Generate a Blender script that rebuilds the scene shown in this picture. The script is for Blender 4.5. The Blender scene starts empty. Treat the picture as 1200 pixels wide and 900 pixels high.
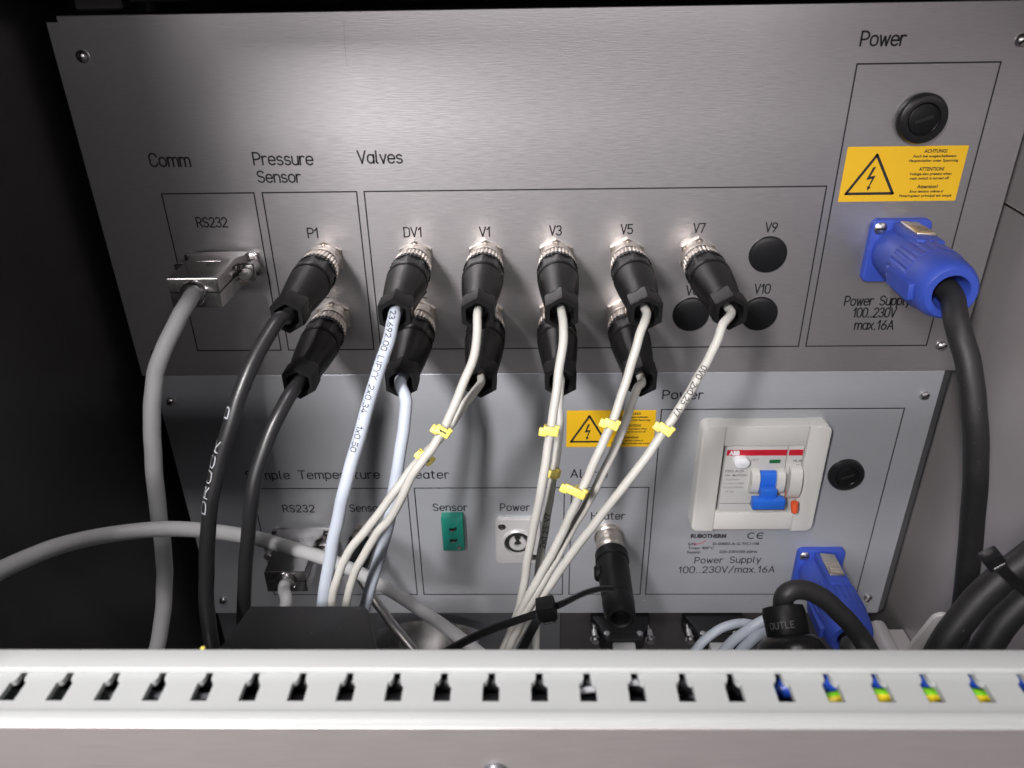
import bpy, bmesh, math, random
from mathutils import Vector, Matrix
random.seed(7)
S = bpy.context.scene
C = S.collection
MM = 0.001
PI = math.pi

# ------------------------------------------------------------------ camera
F, YAW, PITCH, ROLL = 910.0, -0.023592604, 0.494451500, 0.017615444
CAM = Vector((0.0, -400.0, 0.0))
_f = Vector((math.sin(YAW)*math.cos(PITCH), math.cos(YAW)*math.cos(PITCH), -math.sin(PITCH)))
_r = Vector((math.cos(YAW), -math.sin(YAW), 0))
_d = _f.cross(_r)
_R = math.cos(ROLL)*_r + math.sin(ROLL)*_d
_D = -math.sin(ROLL)*_r + math.cos(ROLL)*_d
cd = bpy.data.cameras.new('camera')
cam = bpy.data.objects.new('camera', cd)
C.objects.link(cam)
cam.matrix_world = Matrix(((_R.x, -_D.x, -_f.x, CAM.x*MM), (_R.y, -_D.y, -_f.y, CAM.y*MM),
                           (_R.z, -_D.z, -_f.z, CAM.z*MM), (0, 0, 0, 1)))
cd.sensor_width = 36
cd.lens = F/1200*36
cd.clip_start = 0.01
cd.clip_end = 50
cd.dof.use_dof = True
cd.dof.focus_distance = 0.405
cd.dof.aperture_fstop = 12.5
S.camera = cam

# ------------------------------------------------------------------ world, lamps, exposure
W = bpy.data.worlds.new('World')
S.world = W
W.use_nodes = True
wn = W.node_tree.nodes
wl = W.node_tree.links
bg = wn['Background']
tc = wn.new('ShaderNodeTexCoord')
sp = wn.new('ShaderNodeSeparateXYZ')
rp = wn.new('ShaderNodeValToRGB')
wl.new(tc.outputs['Generated'], sp.inputs[0])
mp = wn.new('ShaderNodeMapRange')
mp.inputs[1].default_value = -1
mp.inputs[2].default_value = 1
wl.new(sp.outputs['Z'], mp.inputs[0])
wl.new(mp.outputs[0], rp.inputs[0])
cr = rp.color_ramp
cr.elements[0].position = 0.2
cr.elements[0].color = (0.10, 0.105, 0.12, 1)
cr.elements[1].position = 0.75
cr.elements[1].color = (0.62, 0.58, 0.585, 1)
e_ = cr.elements.new(0.45)
e_.color = (0.26, 0.245, 0.25, 1)
wl.new(rp.outputs[0], bg.inputs[0])
bg.inputs[1].default_value = 0.085


def lamp(name, loc, target, sx, sy, watts, col):
    l = bpy.data.lights.new(name, 'AREA')
    l.shape = 'RECTANGLE'
    l.size = sx*MM
    l.size_y = sy*MM
    l.energy = watts
    l.color = col
    o = bpy.data.objects.new(name, l)
    o.location = Vector(loc)*MM
    o.rotation_euler = (Vector(target)-Vector(loc)).to_track_quat('-Z', 'Y').to_euler()
    C.objects.link(o)
    return o


work = lamp('work_lamp', (-318, -850, 370), (-75, -30, -180), 60, 240, 1.98, (1.0, 0.955, 0.955))
work.data.spread = math.radians(62)
lamp('room_fill_light', (-500, -4500, 700), (0, 0, -100), 4800, 350, 82, (1.0, 0.94, 0.955))  # added broad light in place of the bright room behind the camera
lamp('near_ceiling_lamp', (60, -700, 1900), (0, -150, -300), 500, 400, 17, (1.0, 0.95, 0.955))
S.view_settings.view_transform = 'Standard'
S.view_settings.look = 'None'
S.view_settings.exposure = 0.0
S.view_settings.gamma = 1.0


# ------------------------------------------------------------------ pixel -> place helpers
def ray(u, v):
    return _R*((u-600)/F) + _D*((v-450)/F) + _f


def A(u, v, Y=0.0):
    d = ray(u, v)
    return CAM + d*((Y-CAM.y)/d.y)


def AZ(u, v, z):
    d = ray(u, v)
    return CAM + d*((z-CAM.z)/d.z)


# ------------------------------------------------------------------ materials
M = {}


def mat(name, col, rough=0.5, metal=0.0, var=0.06, scale=60, bump=0.0, bscale=900, stretch=None, spec=0.5, aniso=0.0, rvar=0.08, spots=None, coat=0.0):
    m = bpy.data.materials.new(name)
    m.use_nodes = True
    n = m.node_tree.nodes
    l = m.node_tree.links
    b = n['Principled BSDF']
    t = n.new('ShaderNodeTexCoord')
    mp = n.new('ShaderNodeMapping')
    l.new(t.outputs['Object'], mp.inputs[0])
    nz = n.new('ShaderNodeTexNoise')
    nz.inputs['Scale'].default_value = scale
    nz.inputs['Detail'].default_value = 5
    l.new(mp.outputs[0], nz.inputs[0])
    mx = n.new('ShaderNodeMix')
    mx.data_type = 'RGBA'
    l.new(nz.outputs[0], mx.inputs[0])
    mx.inputs[6].default_value = tuple(max(0, c*(1-var*2)) for c in col)+(1,)
    mx.inputs[7].default_value = tuple(min(1, c*(1+var*2)) for c in col)+(1,)
    out = mx.outputs[2]
    if spots:
        sc, amt, scol = spots
        n3 = n.new('ShaderNodeTexNoise')
        n3.inputs['Scale'].default_value = sc
        n3.inputs['Detail'].default_value = 2
        l.new(mp.outputs[0], n3.inputs[0])
        rr = n.new('ShaderNodeValToRGB')
        rr.color_ramp.elements[0].position = amt
        rr.color_ramp.elements[1].position = amt+0.03
        l.new(n3.outputs[0], rr.inputs[0])
        m2 = n.new('ShaderNodeMix')
        m2.data_type = 'RGBA'
        l.new(rr.outputs[0], m2.inputs[0])
        l.new(out, m2.inputs[6])
        m2.inputs[7].default_value = tuple(scol)+(1,)
        out = m2.outputs[2]
    b.inputs['Metallic'].default_value = metal
    b.inputs['Specular IOR Level'].default_value = spec
    if coat:
        b.inputs['Coat Weight'].default_value = coat
    n2 = n.new('ShaderNodeTexNoise')
    n2.inputs['Scale'].default_value = bscale
    n2.inputs['Detail'].default_value = 3
    if stretch:
        mp2 = n.new('ShaderNodeMapping')
        mp2.inputs['Scale'].default_value = stretch
        l.new(t.outputs['Object'], mp2.inputs[0])
        l.new(mp2.outputs[0], n2.inputs[0])
    else:
        l.new(mp.outputs[0], n2.inputs[0])
    if stretch:
        gm = n.new('ShaderNodeMapRange')
        gm.inputs[1].default_value = 0.3
        gm.inputs[2].default_value = 0.7
        gm.inputs[3].default_value = 0.95
        gm.inputs[4].default_value = 1.055
        l.new(n2.outputs[0], gm.inputs[0])
        vm = n.new('ShaderNodeVectorMath')
        vm.operation = 'SCALE'
        l.new(out, vm.inputs[0])
        l.new(gm.outputs[0], vm.inputs['Scale'])
        out = vm.outputs[0]
    l.new(out, b.inputs['Base Color'])
    mr = n.new('ShaderNodeMapRange')
    mr.inputs[3].default_value = max(0.02, rough-rvar)
    mr.inputs[4].default_value = min(1, rough+rvar)
    l.new(n2.outputs[0], mr.inputs[0])
    l.new(mr.outputs[0], b.inputs['Roughness'])
    if aniso:
        b.inputs['Anisotropic'].default_value = aniso
        tv = n.new('ShaderNodeCombineXYZ')      # brushed along x: the sheen spreads up and down
        tv.inputs[2].default_value = 1.0
        l.new(tv.outputs[0], b.inputs['Tangent'])
    if bump:
        bp = n.new('ShaderNodeBump')
        bp.inputs['Strength'].default_value = bump
        bp.inputs['Distance'].default_value = 0.0002
        l.new(n2.outputs[0], bp.inputs['Height'])
        l.new(bp.outputs[0], b.inputs['Normal'])
    M[name] = m
    return m


mat('brushed_aluminium', (0.415, 0.406, 0.414), 0.35, 0.80, 0.02, 10, 0.16, 1.0, (130, 130, 1900), rvar=0.05, aniso=0.37)
mat('grey_aluminium', (0.37, 0.388, 0.412), 0.40, 0.35, 0.02, 10, 0.05, 1.0, (90, 90, 6000), rvar=0.035, aniso=0.3)
mat('ink', (0.012, 0.012, 0.014), 0.6, 0, 0.0)
mat('white_ink', (0.8, 0.82, 0.85), 0.6, 0, 0.0)
mat('print_white', (0.42, 0.44, 0.47), 0.6, 0, 0.25, 1500)
mat('worn_print', (0.07, 0.07, 0.07), 0.7, 0, 0.3, 1500)
mat('faint_ink', (0.16, 0.16, 0.17), 0.6, 0, 0.0)
mat('nickel', (0.68, 0.62, 0.55), 0.30, 1.0, 0.05, 200, 0.04, 1500)
mat('chrome', (0.62, 0.61, 0.61), 0.16, 1.0, 0.05, 120, 0.05, 700)
mat('steel', (0.55, 0.54, 0.53), 0.3, 1.0, 0.05, 120, 0.05, 900)
mat('dull_chrome', (0.62, 0.60, 0.59), 0.17, 1.0, 0.05, 120, 0.05, 700)
mat('black_plastic', (0.007, 0.007, 0.0075), 0.45, 0, 0.12, 250, 0.15, 1500, spec=0.17)
mat('black_gloss', (0.009, 0.009, 0.010), 0.32, 0, 0.1, 200, 0.05, 1200, spec=0.35)
mat('black_cable_skin', (0.016, 0.016, 0.017), 0.36, 0, 0.1, 200, 0.10, 1500)
mat('rubber', (0.013, 0.013, 0.0135), 0.55, 0, 0.15, 300, 0.25, 1600, spots=(900, 0.73, (0.09, 0.09, 0.09)))
mat('box_black', (0.011, 0.011, 0.012), 0.5, 0, 0.15, 300, 0.35, 2200, spots=(700, 0.72, (0.10, 0.10, 0.10)))
mat('pale_blue_skin', (0.42, 0.465, 0.53), 0.42, 0, 0.03, 90, 0.05, 700)
mat('light_grey_skin', (0.44, 0.437, 0.405), 0.42, 0, 0.035, 90, 0.05, 700)
mat('mid_grey_skin', (0.47, 0.48, 0.48), 0.5, 0, 0.05, 90, 0.08, 700)
mat('blue_plastic', (0.035, 0.075, 0.42), 0.45, 0, 0.06, 150, 0.12, 1200)
mat('toggle_blue', (0.02, 0.13, 0.60), 0.35, 0, 0.04, 150, 0.03, 900)
mat('white_plastic', (0.56, 0.56, 0.535), 0.38, 0, 0.02, 70, 0.03, 900)
mat('silver_plastic', (0.64, 0.64, 0.63), 0.35, 0.45, 0.03, 70, 0.03, 900)
mat('face_white', (0.52, 0.52, 0.51), 0.4, 0, 0.02, 70, 0.03, 900)
mat('duct_plastic', (0.405, 0.422, 0.418), 0.55, 0, 0.03, 25, 0.12, 900, spots=(160, 0.76, (0.31, 0.318, 0.314)))
mat('cover_aluminium', (0.56, 0.52, 0.515), 0.48, 0.7, 0.04, 18, 0.08, 1.0, (60, 60, 3000))
mat('sticker_yellow', (0.72, 0.43, 0.012), 0.45, 0, 0.03, 60, 0.03, 600)
mat('clip_yellow', (0.72, 0.60, 0.12), 0.45, 0, 0.08, 220, 0.15, 900)
mat('socket_green', (0.012, 0.22, 0.165), 0.4, 0, 0.05, 150, 0.06, 900)
mat('red_print', (0.50, 0.012, 0.03), 0.45, 0, 0.02)
mat('green_print', (0.01, 0.13, 0.05), 0.4, 0, 0.02)
mat('orange_plastic', (0.70, 0.10, 0.03), 0.4, 0, 0.05)
mat('grey_plastic', (0.15, 0.15, 0.155), 0.5, 0, 0.05)
mat('hole_black', (0.004, 0.004, 0.004), 0.8, 0, 0.0)
mat('dark_paint', (0.026, 0.024, 0.025), 0.36, 0, 0.1, 40, 0.2, 900)
mat('dark_metal', (0.05, 0.048, 0.05), 0.5, 0.2, 0.1, 40, 0.1, 900)
mat('grey_paint', (0.43, 0.405, 0.41), 0.36, 0.35, 0.04, 20, 0.15, 800)
mat('tray_steel', (0.58, 0.57, 0.56), 0.2, 1.0, 0.05, 30, 0.04, 60)
mat('galvanised', (0.62, 0.60, 0.60), 0.36, 0.35, 0.05, 40, 0.06, 500)
mat('edge_grey', (0.13, 0.135, 0.145), 0.4, 0.5, 0.04, 20, 0.08, 800)
mat('bare_steel', (0.66, 0.64, 0.63), 0.30, 1.0, 0.05, 30, 0.04, 60)
mat('wire_blue', (0.012, 0.06, 0.42), 0.4)
mat('slot_shade_black', (0.012, 0.012, 0.014), 0.4)  # for the added strands that stand in for shade in the duct
mat('wire_grey', (0.35, 0.36, 0.38), 0.4)
# green-yellow earth wire: stripes along the wire
m = mat('wire_earth', (0.2, 0.5, 0.02), 0.4)
n = m.node_tree.nodes
l = m.node_tree.links
w_ = n.new('ShaderNodeTexCoord')
s_ = n.new('ShaderNodeSeparateXYZ')
l.new(w_.outputs['Object'], s_.inputs[0])
a_ = n.new('ShaderNodeMath')
a_.operation = 'MULTIPLY_ADD'
l.new(s_.outputs['X'], a_.inputs[0])
a_.inputs[1].default_value = 0.01
l.new(s_.outputs['Y'], a_.inputs[2])
g_ = n.new('ShaderNodeMath')
g_.operation = 'GREATER_THAN'
l.new(a_.outputs[0], g_.inputs[0])
m2 = n.new('ShaderNodeMix')
m2.data_type = 'RGBA'
m2.inputs[6].default_value = (0.80, 0.62, 0.02, 1)
m2.inputs[7].default_value = (0.20, 0.60, 0.02, 1)
l.new(g_.outputs[0], m2.inputs[0])
l.new(m2.outputs[2], n['Principled BSDF'].inputs['Base Color'])
EARTH_SPLIT = g_


# ------------------------------------------------------------------ mesh builder (all in millimetres)
class MB:
    def __init__(self):
        self.v = []
        self.f = []

    def add(self, vs, fs):
        b = len(self.v)
        self.v += [Vector(p) for p in vs]
        self.f += [[i+b for i in f] for f in fs]
        return self

    def box(self, lo, hi, bev=0.0, seg=2):
        bm = bmesh.new()
        bmesh.ops.create_cube(bm, size=1)
        lo = Vector(lo)
        hi = Vector(hi)
        for w in bm.verts:
            w.co = Vector([(lo[i]+hi[i])/2 + w.co[i]*(hi[i]-lo[i]) for i in range(3)])
        if bev:
            bmesh.ops.bevel(bm, geom=bm.edges[:], offset=bev, segments=seg, profile=0.5, affect='EDGES')
        bm.verts.index_update()
        self.add([w.co.copy() for w in bm.verts], [[w.index for w in f.verts] for f in bm.faces])
        bm.free()
        return self

    def lathe(self, prof, n=40, c=(0, 0, 0), mod=None, axis=None, cap0=True, cap1=True, phase=0.0):
        """prof: (distance along axis, radius); axis default -Y (out of the panel)"""
        c = Vector(c)
        ax = Vector(axis) if axis else Vector((0, -1, 0))
        ax.normalize()
        up = Vector((0, 0, 1)) if abs(ax.z) < 0.9 else Vector((0, 1, 0))
        e1 = up.cross(ax).normalized()
        e2 = ax.cross(e1)
        vs, fs = [], []
        for L, r in prof:
            for k in range(n):
                a = 2*PI*k/n + phase
                q = r*(mod(k, a, L) if mod else 1)
                vs.append(c + ax*L + e1*(q*math.cos(a)) + e2*(q*math.sin(a)))
        for i in range(len(prof)-1):
            for k in range(n):
                k2 = (k+1) % n
                fs.append([i*n+k, i*n+k2, (i+1)*n+k2, (i+1)*n+k])
        if cap0:
            fs.append(list(range(n))[::-1])
        if cap1:
            fs.append([(len(prof)-1)*n+k for k in range(n)])
        return self.add(vs, fs)

    def slab(self, poly, y_back, y_front, ch=0.0):
        """poly in (x,z); stands out from y_back to y_front (y_front < y_back), chamfered front edge"""
        p = [Vector((a, b)) for a, b in poly]
        ar = sum(p[i].x*p[(i+1) % len(p)].y - p[(i+1) % len(p)].x*p[i].y for i in range(len(p)))
        if ar < 0:
            p.reverse()
        n = len(p)

        def inset(d):
            out = []
            for i in range(n):
                a = (p[i]-p[i-1]).normalized()
                b = (p[(i+1) % n]-p[i]).normalized()
                na = Vector((-a.y, a.x))
                nb = Vector((-b.y, b.x))
                m_ = (na+nb)
                m_ = m_/max(0.2, m_.dot(na)) if m_.length > 1e-6 else na
                out.append(p[i]+m_*d)
            return out
        rings = [(p, y_back), (p, y_front+ch)]
        if ch:
            rings.append((inset(ch*0.3), y_front+ch*0.3))
            rings.append((inset(ch), y_front))
        vs, fs = [], []
        for q, y in rings:
            vs += [(w.x, y, w.y) for w in q]
        for i in range(len(rings)-1):
            for k in range(n):
                k2 = (k+1) % n
                fs.append([i*n+k, i*n+k2, (i+1)*n+k2, (i+1)*n+k])
        fs.append(list(range(n))[::-1])
        fs.append([(len(rings)-1)*n+k for k in range(n)])
        return self.add(vs, fs)

    def prism_z(self, poly, z0, z1, ch=0.0):
        t = MB().slab([(x, y) for x, y in poly], 0, -(z1-z0), ch)
        return self.add([(w.x, w.z, z0 - w.y) for w in t.v], [f[::-1] for f in t.f])

    def frame(self, x0, x1, z0, z1, w, y):
        """printed rectangle outline"""
        a = [(x0, z0), (x1, z0), (x1, z1), (x0, z1)]
        b = [(x0+w, z0+w), (x1-w, z0+w), (x1-w, z1-w), (x0+w, z1-w)]
        vs = [(p[0], y, p[1]) for p in a+b]
        return self.add(vs, [[i, (i+1) % 4, 4+(i+1) % 4, 4+i] for i in range(4)])

    def quad(self, pts):
        return self.add(pts, [list(range(len(pts)))])

    def tube(self, pts, r, n=16, cap=True):
        pts = [Vector(p) for p in pts]
        rr = r if isinstance(r, (list, tuple)) else [r]*len(pts)
        fr = frames(pts)
        vs, fs = [], []
        for (p, t, e1, e2), q in zip(fr, rr):
            for k in range(n):
                a = 2*PI*k/n
                vs.append(p + e1*(q*math.cos(a)) + e2*(q*math.sin(a)))
        for i in range(len(pts)-1):
            for k in range(n):
                k2 = (k+1) % n
                fs.append([i*n+k, i*n+k2, (i+1)*n+k2, (i+1)*n+k])
        if cap:
            fs.append(list(range(n))[::-1])
            fs.append([(len(pts)-1)*n+k for k in range(n)])
        return self.add(vs, fs)

    def strip(self, pts, widths, thick):
        """flat strap along points; pts list of (point, side, normal)"""
        vs, fs = [], []
        for (p, s, nn), w in zip(pts, widths):
            vs += [p+s*w/2+nn*thick/2, p-s*w/2+nn*thick/2, p-s*w/2-nn*thick/2, p+s*w/2-nn*thick/2]
        for i in range(len(pts)-1):
            for k in range(4):
                k2 = (k+1) % 4
                fs.append([i*4+k, i*4+k2, i*4+4+k2, i*4+4+k])
        fs.append([0, 1, 2, 3])
        e = (len(pts)-1)*4
        fs.append([e+3, e+2, e+1, e])
        return self.add(vs, fs)

    def xf(self, fn):
        self.v = [Vector(fn(p)) for p in self.v]
        return self


def frames(pts):
    out = []
    n = len(pts)
    prev = None
    for i in range(n):
        t = (pts[min(i+1, n-1)]-pts[max(i-1, 0)])
        t = t.normalized() if t.length > 1e-9 else Vector((0, 0, -1))
        if prev is None:
            ref = CAM-pts[i]
            e1 = (ref - t*ref.dot(t)).normalized()
        else:
            e1 = (prev - t*prev.dot(t)).normalized()
        prev = e1
        out.append((pts[i], t, e1, t.cross(e1)))
    return out


def spline(pts, sub=10):
    P = [Vector(p) for p in pts]
    out = []
    for i in range(len(P)-1):
        p0 = P[i-1] if i > 0 else P[0]*2-P[1]
        p1, p2 = P[i], P[i+1]
        p3 = P[i+2] if i+2 < len(P) else P[-1]*2-P[-2]
        # centripetal-ish catmull rom
        for k in range(sub):
            t = k/sub
            out.append(0.5*((2*p1)+(p2-p0)*t+(2*p0-5*p1+4*p2-p3)*t*t+(3*p1-p0-3*p2+p3)*t**3))
    out.append(P[-1])
    for _ in range(4):
        out = [out[0]]+[(out[i-1]+out[i]*2+out[i+1])/4 for i in range(1, len(out)-1)]+[out[-1]]
    return out


def rrect(x0, x1, z0, z1, r, n=5):
    pts = []
    for cx, cz, a0 in ((x1-r, z1-r, 0), (x0+r, z1-r, 90), (x0+r, z0+r, 180), (x1-r, z0+r, 270)):
        for k in range(n+1):
            a = math.radians(a0+90*k/n)
            pts.append((cx+r*math.cos(a), cz+r*math.sin(a)))
    return pts


# ------------------------------------------------------------------ object helpers
def link(name, mb, material, parent=None, smooth=True, origin=(0, 0, 0), label=None, angle=35):
    me = bpy.data.meshes.new(name)
    o0 = Vector(origin)
    me.from_pydata([(p-o0)*MM for p in mb.v], [], mb.f)
    me.update()
    bm = bmesh.new()
    bm.from_mesh(me)
    bmesh.ops.recalc_face_normals(bm, faces=bm.faces[:])
    bm.to_mesh(me)
    bm.free()
    if smooth:
        me.shade_smooth()
        me.set_sharp_from_angle(angle=math.radians(angle))
    me.materials.append(M[material])
    o = bpy.data.objects.new(name, me)
    C.objects.link(o)
    if parent:
        o.parent = parent
    else:
        o.location = o0*MM
    if label:
        o['label'] = label
    return o


def thing(name, label, cat, loc=(0, 0, 0), group=None):
    o = bpy.data.objects.new(name, None)
    o.empty_display_size = 0.01
    C.objects.link(o)
    o.location = Vector(loc)*MM
    return tag(o, label, cat, group)


def tag(o, label, cat, group=None):
    o['label'] = label
    o['category'] = cat
    if group:
        o['group'] = group
    return o


def structure(o):
    o['kind'] = 'structure'
    return o


def dup(root, loc, label, group=None):
    r = root.copy()
    C.objects.link(r)
    r.location = Vector(loc)*MM
    r['label'] = label
    if group:
        r['group'] = group
    for ch in list(root.children):
        c = ch.copy()
        C.objects.link(c)
        c.parent = r
        for g in list(ch.children):
            d = g.copy()
            C.objects.link(d)
            d.parent = c
    return r


# ------------------------------------------------------------------ engraved single-stroke lettering
def arc(cx, cy, rx, ry, a0, a1, n=9):
    return [(cx+rx*math.cos(math.radians(a0+(a1-a0)*k/n)), cy+ry*math.sin(math.radians(a0+(a1-a0)*k/n))) for k in range(n+1)]


G = {}


def gl(ch, w, *strokes):
    G[ch] = (w, strokes)


X = 0.70
gl(' ', 0.45)
gl('A', 0.6, [(0, 0), (.3, 1), (.6, 0)], [(.1, .33), (.5, .33)])
gl('B', 0.56, [(0, 0), (0, 1), (.3, 1)]+arc(.3, .76, .23, .24, 90, -90)+[(0, .52)], [(.3, .52)]+arc(.3, .26, .26, .26, 90, -90)+[(0, 0)])
gl('C', 0.56, arc(.28, .72, .28, .28, 10, 180)+arc(.28, .28, .28, .28, 180, 350))
gl('D', 0.56, [(0, 0), (0, 1), (.26, 1)]+arc(.26, .70, .30, .30, 90, 0)+arc(.26, .30, .30, .30, 0, -90)+[(0, 0)])
gl('E', 0.5, [(.5, 1), (0, 1), (0, 0), (.5, 0)], [(0, .52), (.42, .52)])
gl('F', 0.5, [(.5, 1), (0, 1), (0, 0)], [(0, .52), (.42, .52)])
gl('G', 0.58, arc(.28, .72, .28, .28, 10, 180)+arc(.28, .28, .28, .28, 180, 360)+[(.56, .48), (.32, .48)])
gl('H', 0.56, [(0, 0), (0, 1)], [(.56, 0), (.56, 1)], [(0, .52), (.56, .52)])
gl('I', 0.2, [(.1, 0), (.1, 1)])
gl('K', 0.55, [(0, 0), (0, 1)], [(.52, 1), (0, .42)], [(.17, .6), (.55, 0)])
gl('L', 0.48, [(0, 1), (0, 0), (.48, 0)])
gl('M', 0.68, [(0, 0), (0, 1), (.34, .4), (.68, 1), (.68, 0)])
gl('N', 0.56, [(0, 0), (0, 1), (.56, 0), (.56, 1)])
gl('O', 0.58, arc(.29, .71, .29, .29, 0, 180)+arc(.29, .29, .29, .29, 180, 360)+[(.58, .71)])
gl('P', 0.54, [(0, 0), (0, 1), (.26, 1)]+arc(.26, .72, .28, .28, 90, -90)+[(0, .44)])
gl('R', 0.56, [(0, 0), (0, 1), (.26, 1)]+arc(.26, .73, .27, .27, 90, -90)+[(0, .46)], [(.28, .46), (.56, 0)])
gl('S', 0.55, arc(.27, .745, .255, .255, 25, 270)+arc(.27, .25, .27, .25, 90, -155))
gl('T', 0.58, [(0, 1), (.58, 1)], [(.29, 1), (.29, 0)])
gl('U', 0.56, [(0, 1), (0, .28)]+arc(.28, .28, .28, .28, 180, 360)+[(.56, 1)])
gl('V', 0.6, [(0, 1), (.3, 0), (.6, 1)])
gl('X', 0.56, [(0, 0), (.56, 1)], [(0, 1), (.56, 0)])
gl('Y', 0.56, [(0, 1), (.28, .5), (.56, 1)], [(.28, .5), (.28, 0)])
gl('Z', 0.54, [(0, 1), (.54, 1), (0, 0), (.54, 0)])
gl('0', 0.54, arc(.27, .72, .27, .28, 0, 180)+arc(.27, .28, .27, .28, 180, 360)+[(.54, .72)])
gl('1', 0.3, [(0, .74), (.22, 1), (.22, 0)])
gl('2', 0.54, arc(.27, .73, .26, .27, 165, -35)+[(0, 0), (.54, 0)])
gl('3', 0.54, arc(.26, .76, .24, .24, 155, -90)+arc(.26, .26, .28, .26, 90, -155))
gl('4', 0.58, [(.42, 0), (.42, .6)], [(.34, 1), (0, .26), (.58, .26)])
gl('5', 0.54, [(.48, 1), (.06, 1), (.03, .55)]+arc(.26, .31, .28, .31, 125, -150))
gl('6', 0.54, [(.36, 1), (.05, .42)]+arc(.27, .27, .27, .27, 150, 510))
gl('7', 0.5, [(0, 1), (.5, 1), (.16, 0)])
gl('8', 0.54, arc(.27, .76, .23, .24, -90, 270), arc(.27, .26, .27, .26, -270, 90))
gl('9', 0.54, [(.18, 0), (.49, .58)]+arc(.27, .73, .27, .27, -30, 330))
gl('a', 0.48, [(.48, X), (.48, 0)], arc(.24, .46, .24, .24, 0, 180)+arc(.24, .24, .24, .24, 180, 360))
gl('b', 0.48, [(0, 1), (0, 0)], arc(.24, .46, .24, .24, 180, 0)+arc(.24, .24, .24, .24, 0, -180))
gl('c', 0.46, arc(.24, .46, .24, .24, 20, 180)+arc(.24, .24, .24, .24, 180, 340))
gl('d', 0.48, [(.48, 1), (.48, 0)], arc(.24, .46, .24, .24, 0, 180)+arc(.24, .24, .24, .24, 180, 360))
gl('e', 0.5, [(0, .36), (.5, .36)]+arc(.25, .46, .25, .24, 0, 180)+arc(.25, .24, .25, .24, 180, 325))
gl('f', 0.34, arc(.28, .82, .16, .18, 80, 180)+[(.12, 0)], [(0, X), (.3, X)])
gl('g', 0.48, [(.48, X), (.48, -.06)]+arc(.24, -.06, .24, .22, 0, -150), arc(.24, .46, .24, .24, 0, 180)+arc(.24, .24, .24, .24, 180, 360))
gl('h', 0.46, [(0, 0), (0, 1)], arc(.23, .47, .23, .23, 180, 0)+[(.46, 0)])
gl('i', 0.16, [(.08, 0), (.08, X)], [(.08, .92), (.08, .98)])
gl('l', 0.2, [(.04, 1), (.04, .1)]+arc(.15, .11, .11, .11, 180, 270, 4))
gl('m', 0.74, [(0, 0), (0, X)], arc(.185, .51, .185, .19, 180, 0)+[(.37, 0)], arc(.555, .51, .185, .19, 180, 0)+[(.74, 0)])
gl('n', 0.46, [(0, 0), (0, X)], arc(.23, .47, .23, .23, 180, 0)+[(.46, 0)])
gl('o', 0.5, arc(.25, .45, .25, .25, 0, 180)+arc(.25, .25, .25, .25, 180, 360)+[(.5, .45)])
gl('p', 0.48, [(0, X), (0, -.28)], arc(.24, .46, .24, .24, 180, 0)+arc(.24, .24, .24, .24, 0, -180))
gl('r', 0.34, [(0, 0), (0, X)], arc(.22, .46, .22, .24, 180, 60))
gl('s', 0.44, arc(.22, .52, .2, .18, 30, 260)+arc(.22, .18, .22, .18, 80, -150))
gl('t', 0.36, [(.12, .95), (.12, .14)]+arc(.26, .14, .14, .14, 180, 285, 5), [(0, X), (.32, X)])
gl('u', 0.46, [(0, X), (0, .23)]+arc(.23, .23, .23, .23, 180, 360)+[(.46, X)], [(.46, .3), (.46, 0)])
gl('v', 0.46, [(0, X), (.23, 0), (.46, X)])
gl('w', 0.68, [(0, X), (.17, 0), (.34, X*.9), (.51, 0), (.68, X)])
gl('x', 0.44, [(0, X), (.44, 0)], [(0, 0), (.44, X)])
gl('y', 0.46, [(0, X), (.23, 0)], [(.46, X), (.14, -.28)])
gl('z', 0.44, [(0, X), (.44, X), (0, 0), (.44, 0)])
gl('.', 0.16, [(.05, 0), (.11, 0)])
gl(':', 0.16, [(.05, .05), (.11, .05)], [(.05, .55), (.11, .55)])
gl('/', 0.5, [(0, -.1), (.5, 1.05)])
gl('-', 0.4, [(.04, .42), (.36, .42)])
gl('!', 0.16, [(.08, 1), (.08, .3)], [(.08, .07), (.08, 0)])
gl("'", 0.14, [(.07, 1), (.05, .75)])
gl('\u00b0', 0.3, arc(.15, .85, .13, .13, 0, 360))


def text_strokes(s, gap=0.16):
    x = 0
    out = []
    for ch in s:
        w, st = G[ch]
        for k in st:
            out.append([(p[0]+x, p[1]) for p in k])
        x += w+gap
    return out, x-gap


def dense(k, step):
    o = [k[0]]
    for a, b in zip(k, k[1:]):
        n = max(1, int(math.hypot(b[0]-a[0], b[1]-a[1])/step))
        for i in range(1, n+1):
            o.append((a[0]+(b[0]-a[0])*i/n, a[1]+(b[1]-a[1])*i/n))
    return o


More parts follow.
